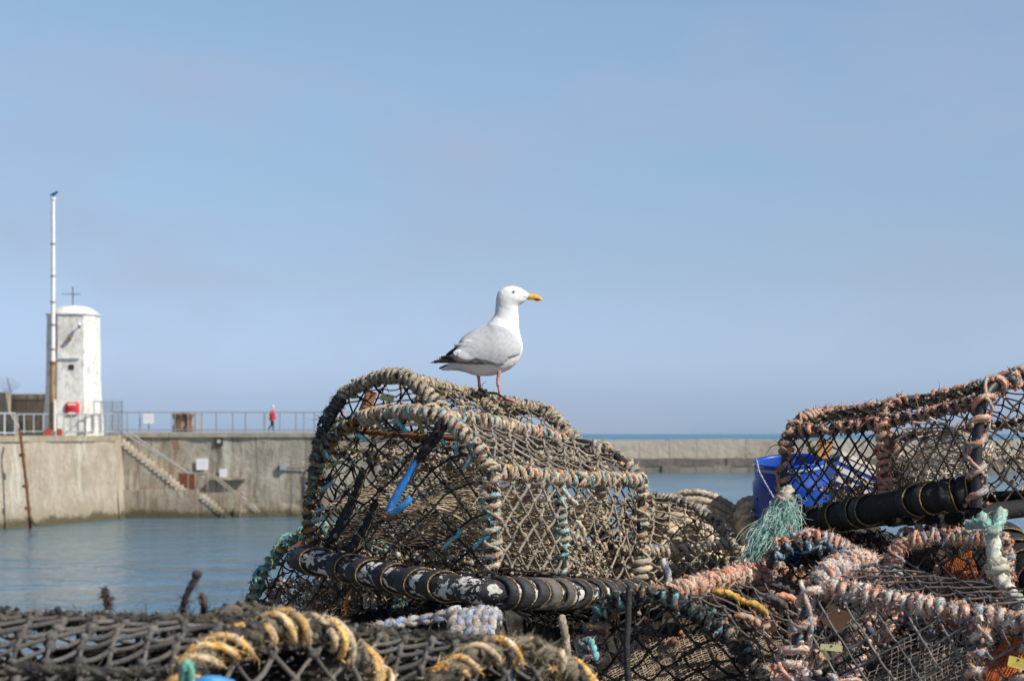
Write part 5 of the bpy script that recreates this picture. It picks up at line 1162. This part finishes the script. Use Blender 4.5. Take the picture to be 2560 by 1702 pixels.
Gp.bar('side_rail', Gp.long(tg2, 0, 1, sag=.012), .009, .0095, .035, PAL_ORG, fz=420, flen=.013, var=.4, spans=[(0, .42), (.47, .8), (.84, 1)])
Gp.bar('side_rail', Gp.long(tg, 0, 1, sag=.02), .010, .0105, .055, PAL_ORG + [(.05, .05, .06)], fz=420, flen=.014, var=.5)
Gp.bar('side_rail', Gp.long(tg3, 0, 1, sag=.01), .009, .009, .07, PAL_ORG, fz=300)
Gp.bar('post', smooth_path([Gp.pt(0, .455, -.01), Gp.pt(.01, .46, .15), Gp.pt(0, .47, .345)], .01), .010, .0105, .04, PAL_PINK[:3] + [(.45, .2, .14)], fz=420, flen=.014, var=.5)
GC = (.04, .034, .03)
Gp.net('side_net', Gp.roof(.012, tg, .47, .97), 13, 8, .0033, GC, sag=.003, jit=.12, knot=1.9, crust=60)
Gp.net('side_net', Gp.roof(.012, tg, .03, .45), 10, 6, .0027, (.14, .11, .08), sag=.003, jit=.12, knot=1.7, crust=40)
Gp.net('roof_net', Gp.roof(tg, tg2, .02, .98, .015), 26, 8, .0033, GC, sag=.004, jit=.12, knot=2.0, crust=60)
Gp.net('roof_net', Gp.roof(tg2, tg3, .02, .98, .02), 22, 9, .003, GC, sag=.004, jit=.12, knot=2.0)
Gp.net('side_net', Gp.roof(tg3, .99, .02, .98, 0), 20, 7, .003, GC, sag=.004, jit=.12, knot=1.8)
Gp.net('end_net', Gp.end(1, .02, .98), 11, 8, .0032, GC, sag=.004, jit=.2, knot=1.9, crust=80)
Gp.net('end_net', Gp.end(0, .02, .98, -.01), 10, 9, .0034, (.06, .045, .04), sag=.005, jit=.2, knot=1.9, crust=120)
Gp.net('entrance_funnel', Gp.funnel((.02, .225, .16), .165, (.5, .26, .2), .05, flat=.95, amp=.006), 34, 12, .0032, (.68, .58, .48), 'finenet', knot=0, jit=.1, K=3, sides=4, wrap=True)
Gp.net('entrance_funnel', Gp.funnel((.98, .7, .16), .13, (.4, .62, .1), .05), 36, 20, .002, (.22, .17, .12), 'finenet', knot=0, jit=.2, K=3, sides=4, wrap=True)
Gp.net('inner_net', Gp.inner((.5, .5, .0), (.8, .85, .02), (.35, .5, .2), (.5, .75, .16), .04), 26, 20, .0026, (.12, .09, .06), 'net', knot=0, jit=.3, K=3, sides=4)
Gp.debris(420, .1, .8, .48, .92, .0, .13, (.004, .01), ((.3, .24, .17), (.2, .15, .1), (.4, .33, .25))); Gp.debris(90, .05, .8, .0, .1, .05, .28)
Gp.card(P(2060, 1122, 7.35), (.026, .034), ((.8, .2, -.3), (.3, .1, .9)), (.62, .3, .12), lab='pale orange plastic tag inside the netting')
Gp.card(P(2026, 1118, 7.3), (.012, .022), ((.9, .2, .3), (-.3, .1, .9)), (.5, .5, .25), lab='yellow green plastic tag inside the netting')
gp_pts = [P(1972, 1322, 7.18), P(2080, 1296, 7.02), P(2200, 1268, 6.86), P(2320, 1246, 6.7), P(2400, 1234, 6.66), P(2456, 1226, 6.66)]
q_ = smooth_path(gp_pts, .012); uu = q_[:, 0] / q_[:, 1] * F + U0
pole_with_straps(Gp, gp_pts, .046, np.interp([2000, 2045, 2092, 2138, 2168, 2290, 2330, 2376, 2420], uu, np.linspace(0, 1, len(q_))), 'pole2', (.022, .022, .025), .035, .02, True)
for pts in ([Gp.pt(1, 0, 0), Gp.pt(1, 1, 0)], [Gp.pt(0, 1, 0), Gp.pt(1, 1, 0)], [Gp.pt(0, 0, -.02), Gp.pt(1, 0, -.02)]):
    mb = MB(); tube(mb, resample(np.array(pts), .05), .03, 12, (.02, .02, .02)); mb.build('base_pole', M['pole2'], Gp.root)
for a_ in np.linspace(.05, .95, 10):  # near-black slats added where the underside lies in shade
    mb = MB(); p0, p1 = Gp.pt(.03, a_, -.035), Gp.pt(.97, a_, -.035); tube(mb, resample(np.stack([p0, p1]), .05), .02, 8, (.02, .018, .016)); mb.build('floor_slat', M['pole2'], Gp.root)
# ============================================================ frayed teal rope, hanging pale rope
fr_ = thing('frayed_rope', 'frayed sea green rope end spread out like a brush beside the right pot', 'rope', P(1905, 1390, 6.95))
mb = MB(); n = 1300; t = np.linspace(0, 1, 13)
root_ = P(1962, 1250, 7.0); a0_ = rng.normal(0, 1, n); lf = rng.beta(1.6, 1.3, n)
ends = np.stack([P(u, v, y) for u, v, y in zip(1985 - 118 * lf + a0_ * 16 + 6, 1282 + 122 * lf + rng.normal(0, 22, n), 6.93 + rng.normal(0, .03, n))])
st_ = root_ + rng.normal(0, .012, (n, 3)); ph_ = rng.uniform(0, 6, (n, 3))
pth = st_[:, None] * (1 - t)[None, :, None] + ends[:, None] * t[None, :, None]
pth[:, :, 2] += (np.sin(PI * t) * .02)[None] * rng.uniform(-.5, 1.6, (n, 1)); fq = rng.uniform(3, 16, (n, 1, 1))
pth += (t * (1.2 - .4 * t))[None, :, None] * .016 * np.sin(t[None, :, None] * fq * 1.3 + ph_[:, None]) + (t ** 2)[None, :, None] * .012 * np.sin(t[None, :, None] * fq * .5 + ph_[:, None, ::-1])
tubes(mb, pth, rng.uniform(.0006, .0012, n), 4, np.array([(.34, .58, .52), (.42, .6, .54), (.24, .48, .45), (.5, .58, .5)])[rng.integers(0, 4, n)] * rng.uniform(.75, 1.2, (n, 1)))
mb.build('loose_strands', M['fray'], fr_)
mb = MB(); rope(mb, smooth_path([P(1975, 1222, 6.98), P(1965, 1240, 6.95), P(1950, 1258, 6.97)], .006), .017, PAL_TAN[3:] + [(.4, .44, .36)], 3, 12, fz=500); rope(mb, helix(np.array([P(1972, 1232, 6.97), P(1952, 1254, 6.96)]), .02, .02, .1)[0], .008, PAL_TAN[3:], 3, 10, fz=200); mb.build('knot', M['rope'], fr_)
hr_ = thing('hanging_rope', 'pale green white knotted rope hanging at the right edge of the pile', 'rope', P(2500, 1520, 6.03))
PG = [(.5, .52, .44), (.44, .5, .43), (.55, .53, .46)]
mb = MB(); rope(mb, smooth_path([P(2478, 1318, 6.08), P(2482, 1350, 6.06), P(2486, 1400, 6.05), P(2498, 1440, 6.04), P(2528, 1484, 6.00), P(2560, 1516, 5.93), P(2600, 1550, 5.88)], .008), .0215, PG, 3, 14, lay=.12, fz=900, flen=.009, groove=.18); mb.build('hanging_length', M['ropeclean'], hr_)
mb = MB(); PT = [(.2, .42, .38), (.3, .46, .4), (.4, .47, .4)]
rope(mb, smooth_path([P(2415, 1312, 6.05), P(2440, 1308, 6.03), P(2468, 1310, 6.00), P(2482, 1322, 6.00)], .008), .0155, PT, 5, 20, lay=.12, fz=700, groove=.5)
rope(mb, smooth_path([P(2502, 1278, 6.03), P(2498, 1300, 6.00), P(2484, 1325, 5.99), P(2470, 1332, 6.00)], .008), .019, PT, 5, 20, lay=.12, fz=700, groove=.5)
rope(mb, smooth_path([P(2455, 1290, 6.08), P(2463, 1312, 6.00), P(2480, 1330, 6.00), P(2495, 1318, 6.04)], .008), .0155, PT[1:], 5, 20, lay=.12, fz=700, groove=.5)
mb.build('knot', M['rope'], hr_)
mb = MB(); rope(mb, helix(smooth_path([P(2487, 1405, 6.05), P(2494, 1432, 6.04)], .005), .026, .022, .1)[0], .012, [(.5, .46, .38), (.45, .42, .34)], 3, 10, fz=900, flen=.014); mb.build('whipping', M['rope'], hr_)
PAL_CREAM = [(.58, .4, .32), (.6, .49, .41), (.56, .27, .19), (.3, .38, .42), (.6, .51, .44), (.57, .33, .25)]
# ============================================================ J pots, lower right
OJ4 = P(1925, 1730, 5.9); J4 = Pot('front centre pot with a black and teal laced arch and dark open end', OJ4, P(1455, 1740, 6.15) - OJ4, (.44, .7, .03), [(0, 0), (.1, .09), (.27, .2), (.44, .265), (.6, .30), (.78, .292), (.9, .255), (.955, .18), (.99, .08), (1, .02)])
t4 = float(J4.tau[np.argmin(np.abs(J4.prof[:, 0] - .58))])
PAL_J4 = [(.02, .02, .022), (.03, .03, .033), (.22, .42, .45), (.025, .025, .025), (.36, .27, .2), (.04, .04, .04), (.02, .02, .025), (.09, .08, .07)]
J4.bar('hoop', J4.hoop(0, 0, .75), .015, .0125, .045, PAL_J4, fz=520, flen=.015, var=.4, seg=(.03, .08))
J4.bar('hoop', J4.hoop(0, .75, 1), .015, .0125, .04, [(.5, .25, .17), (.12, .1, .09), (.3, .16, .1), (.05, .05, .05), (.14, .34, .38)], fz=420, flen=.014, var=.4)
J4.bar('hoop', J4.hoop(.05, .52, .86), .012, .0125, .038, [(.58, .3, .22), (.56, .4, .32), (.06, .06, .06), (.5, .25, .08), (.58, .36, .28)], fz=420, flen=.013, var=.3)
J4.bar('hoop', J4.hoop(1, 0, .8), .012, .012, .034, PAL_PINK + [(.5, .3, .1)], fz=420, flen=.014)
J4.bar('side_rail', J4.long(t4, .08, 1.02, sag=-.01), .013, .0155, .036, PAL_PINK[:3] + [(.58, .42, .34)], fz=650, flen=.014, var=.25)
J4.bar('side_rail', J4.long(.06, 0, 1), .012, .0135, .04, PAL_PINK + [(.52, .3, .09)], fz=520, flen=.014)
J4.net('end_net', J4.end(0, .03, .98, .0), 11, 7, .0042, (.022, .022, .024), sag=.005, jit=.16, knot=2.1)
J4.net('roof_net', J4.roof(.02, t4, .02, .98, .03), 17, 8, .0036, (.13, .12, .12), sag=.006, jit=.14, knot=2.0, crust=60)
J4.net('roof_net', J4.roof(t4, .98, .02, .98, .02), 15, 8, .0034, (.08, .075, .07), sag=.006, jit=.14, knot=2.0)
J4.net('inner_net', J4.inner((1, .06, -.03), (.3, .12, -.03), (.97, .35, .17), (.25, .4, .12), .012), 64, 30, .0019, (.37, .29, .21), 'finenet', knot=0, jit=.3, K=3, sides=4)
J4.net('inner_net', J4.inner((.6, .1, -.05), (.0, .15, -.05), (.5, .6, .12), (.1, .6, .08), .02), 50, 30, .0018, (.25, .19, .14), 'finenet', knot=0, jit=.3, K=3, sides=4)
J4.debris(70, .05, .98, .1, .5, .08, .24, (.004, .012), ((.3, .14, .06), (.42, .34, .26), (.2, .12, .08), (.4, .2, .1))); J4.debris(150, .05, .95, .05, .5, -.05, .03)
for k_ in range(7):
    s_, a_ = rng.uniform(.25, .55), rng.uniform(.15, .95); pA, pB = J4.pt(s_, a_, J4.top(s_) - .015), J4.pt(s_ - rng.uniform(.08, .16), a_ + .06, J4.top(s_) - .06)
    J4.lashings([[pA, (pA + pB) / 2 + [0, 0, .012], pB]], .0115, [PAL_PINK, [(.52, .28, .06), (.5, .33, .1)], [(.06, .06, .07), (.1, .1, .12)]][k_ % 3], 'rope_tail')
J4.card(P(1950, 1478, 6.72), (.062, .028), ((.95, .1, -.15), (.1, .5, .8)), (.36, .19, .1), lab='flat brown plate under the roof netting')
mb = MB(); tube(mb, smooth_path([P(1573, 1476, 6.0), P(1570, 1560, 5.97), P(1567, 1620, 5.95), P(1572, 1740, 5.93)], .01), .0095, 10, (.03, .03, .032), bump=.04); o = mb.build('post', M['pole2'], J4.root)
J4.lashings([[P(1445 + 30, 1595, 6.1), P(1485, 1625, 6.07), P(1492, 1650, 6.06)], [P(1450, 1655, 6.12), P(1462, 1680, 6.1), P(1478, 1715, 6.08)]], .011, [(.12, .34, .4), (.2, .4, .4)])
OJ3 = P(1940, 1790, 5.6); J3 = Pot('nearest right pot with thick pink rope and big diamond mesh', OJ3, (.28, .5, .03), (.545, -.36, -.075), [(0, 0), (0, .5), (0, .84), (.03, .97), (.12, 1.04), (.4, 1.07), (.7, 1.04), (.95, .7), (1, 0)], (.118, .04, .37))
t3 = float(J3.tau[np.argmin(np.abs(J3.prof[:, 1] - .985) + (J3.prof[:, 0] > .3) * 9)])
J3.bar('hoop', J3.hoop(0, 0, t3), .019, .0145, .075, PAL_CREAM, core=(.03, .03, .036), fz=800, flen=.014, var=.45)
J3.bar('hoop', J3.hoop(0, t3, 1), .016, .0145, .034, PAL_CREAM, fz=800, flen=.014)
J3.bar('hoop', J3.hoop(1), .016, .0145, .05, PAL_CREAM, fz=300)
J3.bar('side_rail', J3.long(t3, -.02, 1.1, sag=.01), .011, .0135, .036, PAL_CREAM + [(.55, .46, .4)], fz=900, flen=.014, var=.3)
J3.bar('side_rail', smooth_path([J3.pt(0, .08, .33), J3.pt(0, .5, .28), J3.pt(0, 1, .26)], .02), .010, .012, .12, PAL_CREAM, core=(.02, .02, .03), fz=600, var=.3)
J3.bar('post', smooth_path([J3.pt(.02, .8, .2), J3.pt(.01, .78, .6), J3.pt(0, .76, .96)], .01), .010, .0125, .06, PAL_CREAM + [(.5, .3, .15), (.4, .38, .35)], fz=900, flen=.014, var=.4)
J3.net('side_net', J3.roof(.01, t3, .02, 1.05, 0), 15, 9, .0031, (.19, .18, .18), sag=.002, jit=.06, knot=2.1, crust=20)
J3.net('roof_net', J3.roof(t3, .75, .02, .98, .03), 14, 9, .003, (.1, .09, .09), sag=.004, jit=.12, knot=2.0)
J3.net('end_net', J3.end(0, .03, .97), 9, 9, .003, (.06, .055, .055), sag=.003, jit=.12, knot=2.0)
J3.net('inner_net', J3.inner((.25, .12, .0), (.1, .72, .0), (.7, .3, .55), (.6, .75, .5), .008), 30, 22, .0019, (.2, .17, .15), 'finenet', knot=1.5, jit=.1, K=3, sides=4)
J3.net('inner_net', J3.inner((.1, .74, .0), (.2, .98, .0), (.25, .8, .75), (.3, .98, .8), .012), 40, 12, .002, (.5, .13, .035), 'finenet', knot=1.8, jit=.3, K=3, sides=4)
J3.net('inner_net', J3.inner((.5, .05, .0), (.9, .95, .0), (.6, .05, .9), (.9, .95, .9), .03), 30, 20, .003, (.03, .03, .035), 'finenet', knot=0, jit=.3, K=3, sides=4)
J3.debris(70, .3, .9, .1, .7, .4, .95, (.004, .011), ((.1, .09, .1), (.4, .2, .15), (.2, .18, .17), (.1, .12, .2)))
J3.card(P(2090, 1545, 5.62), (.033, .03), ((.85, .1, -.5), (.45, .1, .85)), (.5, .25, .11), lab='large pale orange square tag behind the mesh', hole=True)
J3.card(P(2078, 1618, 5.5), (.03, .0085), ((.95, .1, -.1), (.1, .1, .95)), (.46, .42, .24), lab='yellow clip shaped tag tied to the mesh')
J3.card(P(2063, 1634, 5.5), (.007, .017), ((.93, .1, .1), (-.5, .1, .85)), (.46, .42, .24), lab='yellow clip shaped tag tied to the mesh', hole=False)
yt = J3.card(P(2543, 1656, 5.22), (.024, .014), ((.95, .1, -.25), (.25, .1, .95)), (.52, .44, .08), lab='bright yellow tag at the right edge')
OJ1 = P(2215, 1600, 6.5); J1 = Pot('pot with a fluffy pink arch and dark hollow end under the right pot', OJ1, P(1905, 1600, 6.6) - OJ1, (.12, .6, 0), [(0, 0), (.0, .16), (.07, .24), (.27, .285), (.47, .33), (.68, .336), (.85, .305), (.93, .268), (.99, .19), (1, 0)])
J1.bar('hoop', J1.hoop(0), .011, .0115, .03, PAL_PINK[:3] + [(.3, .38, .44), (.57, .28, .2)], fz=900, flen=.014, var=.25)
J1.bar('hoop', J1.hoop(1), .014, .013, .04, PAL_PINK, fz=200)
J1.bar('hoop', smooth_path([P(u, v, 6.5) for u, v in ((1918, 1412), (1950, 1380), (2010, 1365), (2080, 1375), (2130, 1405), (2160, 1440))], .01), .009, .0105, .052, [(.03, .03, .035), (.04, .04, .05), (.22, .36, .44)], fz=200, seg=(.05, .08))
J1.net('end_net', J1.end(0, .02, .98, .02), 9, 7, .0036, (.025, .024, .025), sag=.006, jit=.25, knot=2.0)
J1.net('roof_net', J1.roof(.1, .9, .02, .98, .02), 12, 16, .0034, (.03, .03, .03), sag=.006, jit=.2, knot=2.0)
J1.net('inner_net', J1.inner((1, .3, .0), (.0, .3, .0), (1, .9, .3), (.0, .9, .3), .03), 34, 24, .003, (.03, .027, .025), 'finenet', knot=0, jit=.3, K=3, sides=4)
J1.debris(220, .05, .95, .05, .3, .0, .24, (.004, .012), ((.3, .26, .2), (.1, .09, .08), (.4, .3, .24)))
OJ2 = P(2515, 1580, 6.3); J2 = Pot('pot with a tightly bound pink blue arch and orange netting inside', OJ2, P(2222, 1580, 6.35) - OJ2, (.1, .45, 0), [(0, 0), (0, .2), (.01, .275), (.1, .297), (.5, .302), (.8, .29), (.93, .255), (.99, .17), (1, 0)])
J2.bar('hoop', J2.hoop(0), .012, .0115, .028, PAL_PINK + [(.2, .3, .42)], fz=800, flen=.012, var=.2)
J2.bar('hoop', J2.hoop(1), .014, .013, .04, PAL_PINK, fz=200)
J2.bar('side_rail', smooth_path([P(2215, 1400, 6.4), P(2190, 1420, 6.5), P(2165, 1436, 6.6)], .01), .012, .013, .04, PAL_ORG, fz=600)
J2.net('end_net', J2.end(0, .02, .98, .02), 9, 7, .0036, (.04, .035, .04), sag=.006, jit=.25, knot=2.0)
J2.net('roof_net', J2.roof(.15, .9, .02, .98, .02), 10, 14, .0034, (.05, .045, .045), sag=.006, jit=.2, knot=2.0)
J2.net('inner_net', J2.inner((.55, .12, .0), (.25, .12, .0), (.5, .2, .22), (.3, .2, .24), .02), 30, 14, .0022, (.42, .1, .025), 'finenet', knot=1.6, jit=.3, K=3, sides=4)
J2.net('inner_net', J2.inner((1, .4, .0), (.0, .4, .0), (1, .9, .3), (.0, .9, .3), .03), 30, 20, .003, (.05, .04, .04), 'finenet', knot=0, jit=.3, K=3, sides=4)
J2.debris(200, .05, .95, .05, .5, .0, .2, (.004, .012), ((.4, .18, .1), (.1, .09, .1), (.42, .3, .25), (.08, .1, .25)))
H2 = thing('strapped_pole', 'short stub of black strapped pole at the right edge behind the hanging rope', 'pole', P(2540, 1460, 6.4))
mb = MB(); q = smooth_path([P(2500, 1345, 6.55), P(2545, 1395, 6.45), P(2600, 1450, 6.3), P(2660, 1500, 6.2)], .012); tube(mb, q, .058, 20, (.02, .02, .02), bump=.03); mb.build('pole', M['pole2'], H2)
T = unit(np.gradient(q, axis=0))
for i, k_ in enumerate((2, 8, 15, 22)):
    if k_ < len(q): mb = MB(); strap_ring(mb, q[k_], T[k_], .06, .04, .02, PI, seed=i); mb.build('rubber_strap', M['rubber'], H2)
# ============================================================ blue hook on the front pot
hk = thing('hook_strap', 'bright blue coated hook dangling on a black cord across the front pot', 'hook', P(975, 1285, 6.95))
mb = MB(); y_ = 6.86
rope(mb, smooth_path([P(1108, 1042, 6.83), P(1098, 1060, y_ - .05), P(1080, 1092, y_ - .03), P(1058, 1125, y_ - .02), P(1042, 1150, y_)], .006), .0105, PAL_DARK[:1] + [(.02, .02, .03)], 2, 10, fz=250, groove=.25); rope(mb, smooth_path([P(1120, 1050, 6.81), P(1108, 1075, y_ - .05), P(1088, 1105, y_ - .03), P(1066, 1132, y_ - .02), P(1046, 1154, y_)], .006), .0095, PAL_DARK[:1] + [(.02, .02, .03)], 2, 10, fz=250, groove=.25); mb.build('cord', M['net'], hk)
mb = MB(); q = smooth_path([P(1044, 1146, y_), P(1020, 1190, y_ + .01), P(995, 1232, y_ + .015), P(976, 1268, y_ + .02), P(970, 1283, y_ + .02)], .006)
t = np.linspace(0, 1, len(q)); tube(mb, q, np.interp(t, [0, .06, .5, .9, 1], [.009, .0125, .0145, .014, .011]), 14, (.03, .2, .55), bump=.02); tube(mb, smooth_path([P(975, 1281, y_ + .015), P(985, 1280, y_), P(1000, 1270, y_ - .02), P(1018, 1254, y_ - .03), P(1026, 1242, y_ - .03)], .006), .0118, 14, (.06, .3, .68), bump=.015)
mb.build('hook', M['hook'], hk)
blobs_mb = MB(); blobs(blobs_mb, [P(970, 1285, y_ + .012), P(978, 1292, y_ + .012), P(966, 1292, y_ + .014)], .012, (.25, .22, .2), .3, True, .06); blobs_mb.build('fitting', M['rust'], hk)
# ============================================================ K: blurred near pots at the left
KD = [(.055, .052, .047), (.085, .08, .07), (.04, .04, .042), (.12, .105, .08)]
KN = (.125, .118, .112)
def near_pot(label, O, w, l, yel_spans, hoop_mid=None, na=33, lo=.04):
    K = Pot(label, O, w, l, [(0, 0), (.02, .16), (.06, .27), (.15, .33), (.3, .362), (.5, .376), (.7, .355), (.85, .3), (.95, .22), (.99, .12), (1, 0)])
    tr_ = float(K.tau[np.argmin(np.abs(K.prof[:, 0] - .52))])
    def fat(name, path, r, pal, fz, flen):
        mb = MB(); q = smooth_path(path[::6], .006); n_ = len(q); mod = 1 + .22 * np.interp(np.arange(n_), np.arange(0, n_ + 7, 7), rng.uniform(-1, 1, len(np.arange(0, n_ + 7, 7))))
        T, N, Bn = frames(q); rope(mb, q + wob(q, 30, .003), r * .8, pal, 3, 16, lay=.09, fz=fz, flen=flen, seg=(.02, .08), groove=.3)
        k_ = rng.integers(0, n_, n_); an = rng.uniform(0, 6.28, n_); ctr = q[k_] + (np.cos(an)[:, None] * N[k_] + np.sin(an)[:, None] * Bn[k_]) * r * .9
        blobs(mb, ctr, r * rng.uniform(.1, .32, n_), np.array(pal)[rng.integers(0, len(pal), n_)], .5, True, .15)
        return mb.build(name, M['rope'], K.root)
    fat('hoop', K.hoop(0), .026, KD + [(.2, .17, .12), (.16, .14, .1)], 3200, .013)
    path = K.hoop(0, .08, .95)
    mb = MB()
    for ph0 in (0, 1.7, 3.9):
        for h_ in helix(path, 0.027, .11, .5, spans=yel_spans, phase=ph0): rope(mb, h_ + wob(h_, 25, .005), .0068, PAL_YEL, 3, 11, fz=700, flen=.009, seg=(.05, .2), groove=.25)
    mb.build('yellow_lashing', M['rope'], K.root)
    fat('side_rail', K.long(tr_, 0, 1, sag=.008), .019, KD, 2600, .012)
    fat('side_rail', K.long(.3, 0, 1, sag=.01), .012, KD, 900, .012)
    fat('hoop', K.hoop(1), .022, KD, 600, .014)
    K.net('roof_net', K.roof(lo, tr_, .01, .99, .015), na, 12, .0046, KN, sag=.004, jit=.09, knot=2.15, K=5, sides=7, cvar=.2, crust=60, crust_c=(.12, .1, .08))
    K.net('roof_net', K.roof(tr_, .97, .01, .99, .015), na, 12, .0046, KN, sag=.003, jit=.08, knot=2.1)
    K.net('end_net', K.end(0, .03, .97), 11, 8, .0045, (.13, .125, .12), sag=.003, jit=.1, knot=2.3, K=5, sides=7)
    K.net('inner_net', K.inner((.1, .05, .08), (.1, .98, .08), (.75, .05, .26), (.75, .98, .28), .03), 60, 30, .0022, (.12, .09, .06), 'finenet', knot=0, jit=.3, K=3, sides=4)
    K.net('inner_net', K.inner((.05, .0, .12), (.05, 1, .12), (.8, 0, .3), (.8, 1, .3), .03), 60, 26, .006, (.014, .013, .012), 'net', knot=0, jit=.4, K=3, sides=5)  # dense black net added to darken the inside and hide the water behind
    K.net('inner_net', K.inner((.3, .0, .02), (.3, 1, .02), (.95, 0, .25), (.95, 1, .25), .03), 60, 26, .006, (.014, .013, .012), 'net', knot=0, jit=.4, K=3, sides=5)  # second black sheet added for the dark inside
    K.debris(200, .1, .9, .05, .95, .1, .27, (.004, .012), ((.4, .33, .12), (.3, .25, .15), (.12, .1, .08), (.45, .4, .3)))
    return K, tr_
OK1 = P(400, 1790, 3.35); OK1[2] = .882
K1, t1 = near_pot('blurred nearest pot at the left with dark mesh and yellow lashed arch', OK1, (.37, .4, 0), (-.95, .12, .03), [(.02, .4), (.43, .98)])
OK2 = P(1040, 1800, 3.7); OK2[2] = .812
K2, t2_ = near_pot('second blurred near pot with grey mesh and a yellow lashed arch right of the first', OK2, (.36, .3, 0), (-.56, .22, .045), [(.04, .55), (.6, 1)], na=21)
for (pts, nm) in (((P(272, 1520, 3.66), P(268, 1500, 3.65), P(260, 1482, 3.64), P(268, 1474, 3.64)), 'a'), ((P(455, 1528, 3.62), P(462, 1500, 3.6), P(475, 1470, 3.6), P(488, 1448, 3.6), P(492, 1436, 3.6)), 'b'), ((P(508, 1528, 3.62), P(511, 1510, 3.6), P(508, 1492, 3.6), P(500, 1486, 3.6)), 'c')):
    mb = MB(); rope(mb, smooth_path(pts, .004), .0062, [(.04, .03, .035), (.07, .05, .05), (.05, .04, .05)], 3, 10, fz=600 if nm != 'a' else 3500, flen=.008, groove=.35)
    if nm == 'b': blobs(mb, [pts[-1]], .0085, (.05, .04, .05), .2, True, .05)
    mb.build('rope_end', M['rope'], K1.root)
mb = MB(); rope(mb, smooth_path([P(455, 1702, 3.28), P(460, 1668, 3.27), P(468, 1655, 3.27), P(476, 1670, 3.27), P(474, 1710, 3.28)], .004), .007, [(.15, .4, .32), (.25, .5, .4)], 3, 10, fz=200); mb.build('green_loop', M['rope'], K1.root)
mb = MB(); tube(mb, smooth_path([P(490, 1714, 3.3), P(530, 1704, 3.3), P(580, 1716, 3.32)], .006), .012, 12, (.05, .26, .55), bump=.03)
tag(mb.build('blue_hook', M['hook']), 'bright blue coated bar under the yellow lashing of the nearest left pot', 'hook')
mb = MB(); 
for du in (0, 9, 18): tube(mb, smooth_path([P(1262 + du, 1655, 3.95), P(1258 + du, 1680, 3.95), P(1264 + du, 1720, 3.95)], .006), .004, 8, (.2, .4, .7) if du != 9 else (.6, .62, .68))
mb.build('blue_cord', M['rope'], K2.root)
# ============================================================ L: bundle of pale blue rope, black masses added to darken the gaps
bl = thing('rope_bundle', 'bundle of pale blue and white braided rope beneath the strapped pole', 'rope', P(1150, 1600, 5.4))
PB = [(.3, .3, .34), (.25, .28, .37), (.38, .34, .3), (.2, .28, .46), (.32, .27, .21), (.24, .23, .23), (.4, .4, .42)]
def braid(pts, r, n=3, amp=None, wl=.075):
    q = smooth_path(pts, .005); T, N, Bn = frames(q); L = arclen(q); amp = amp or r * 1.25
    for k in range(n):
        ph_ = 2 * PI * k / n; p = q + (amp * np.sin(2 * PI * L / wl + ph_))[:, None] * N + (amp * .6 * np.sin(4 * PI * L / wl + 2 * ph_))[:, None] * Bn
        mb = MB(); rope(mb, p, r, PB, 3, 10, fz=400, flen=.009, groove=.2, seg=(.03, .1)); mb.build('braided_rope', M['rope'], bl)
braid([P(905, 1578, 5.3), P(960, 1562, 5.35), P(1030, 1552, 5.4), P(1100, 1540, 5.4), P(1150, 1522, 5.4)], .0085, 2, .0075)
for k_ in range(5):
    u_ = 1142 + k_ * 20; y0_ = 5.36 + rng.uniform(-.03, .03)
    braid([P(u_ - 8, 1612, y0_ - .06), P(u_ - 3, 1575, y0_ - .05), P(u_, 1545 - 6 * math.sin(k_ / 8 * PI) + k_ * 1.5, y0_), P(u_ + 10, 1528 + abs(k_ - 3) * 4, y0_ + .06), P(u_ + 18, 1550, y0_ + .12)], .0125, 2, .011, .085)
mb = MB(); c_ = P(1165, 1630, 5.48); blobs(mb, c_ + rng.standard_normal((24, 3)) * np.array([.05, .03, .015]), .03, (.06, .06, .07), .3, True, .05); mb.build('netting_core', M['net'], bl)
def heap(label, x0, x1, y0, y1, z, amp, seed, steep=.16):  # solid black mass under a net, added to block light in the gaps
    nx, ny = 70, 46; X, Y = np.meshgrid(np.linspace(x0, x1, nx), np.linspace(y0, y1, ny), indexing='xy')
    e = np.minimum(np.minimum(X - x0, x1 - X), np.minimum(Y - y0, y1 - Y)); p = np.stack([X.ravel(), Y.ravel(), 0 * X.ravel() + seed], 1)
    Z = (z + amp * wob(p, 5, 1)[:, 0] + amp * .5 * wob(p, 13, 1)[:, 1] + amp * .25 * wob(p, 33, 1)[:, 2]) * np.clip(e.ravel() / steep, 0, 1) ** .5
    t = thing('gap_filler', label, 'gap filler', ((x0 + x1) / 2, (y0 + y1) / 2, 0))
    mb = MB(); v = np.stack([X.ravel(), Y.ravel(), Z], 1) + wob(p, 30, .012); mb.add(v, grid_quads(ny, nx, False), c=(.012, .012, .013)); mb.build('filler_mass', M['net'], t)
    def S(a, b):
        x = x0 + (x1 - x0) * a; y = y0 + (y1 - y0) * b; i = np.clip((a * (nx - 1)).round().astype(int), 0, nx - 1); j = np.clip((b * (ny - 1)).round().astype(int), 0, ny - 1)
        return np.stack([x, y, Z.reshape(ny, nx)[j, i] + .014], 1)
    mb = MB(); net(mb, S, int((x1 - x0) / .04), int((y1 - y0) / .04), .003, (.03, .028, .028), sag=.01, jit=.3, knot=1.8, cvar=.5, crust=150, crust_c=(.2, .17, .13)); mb.build('filler_mesh', M['net'], t)
    return t
heap('low black netted mass added to darken the gap under the big front pot', -.75, 1.25, 6.8, 8.3, .93, .04, 1.0)
heap('black netted mass added to darken the gap under the right hand pot', 1.02, 2.1, 7.3, 8.6, 1.14, .04, 4.0)
heap('black netted filler mass added beneath the uppermost pot', -.95, .45, 8.32, 9.3, 1.1, .05, 7.0)
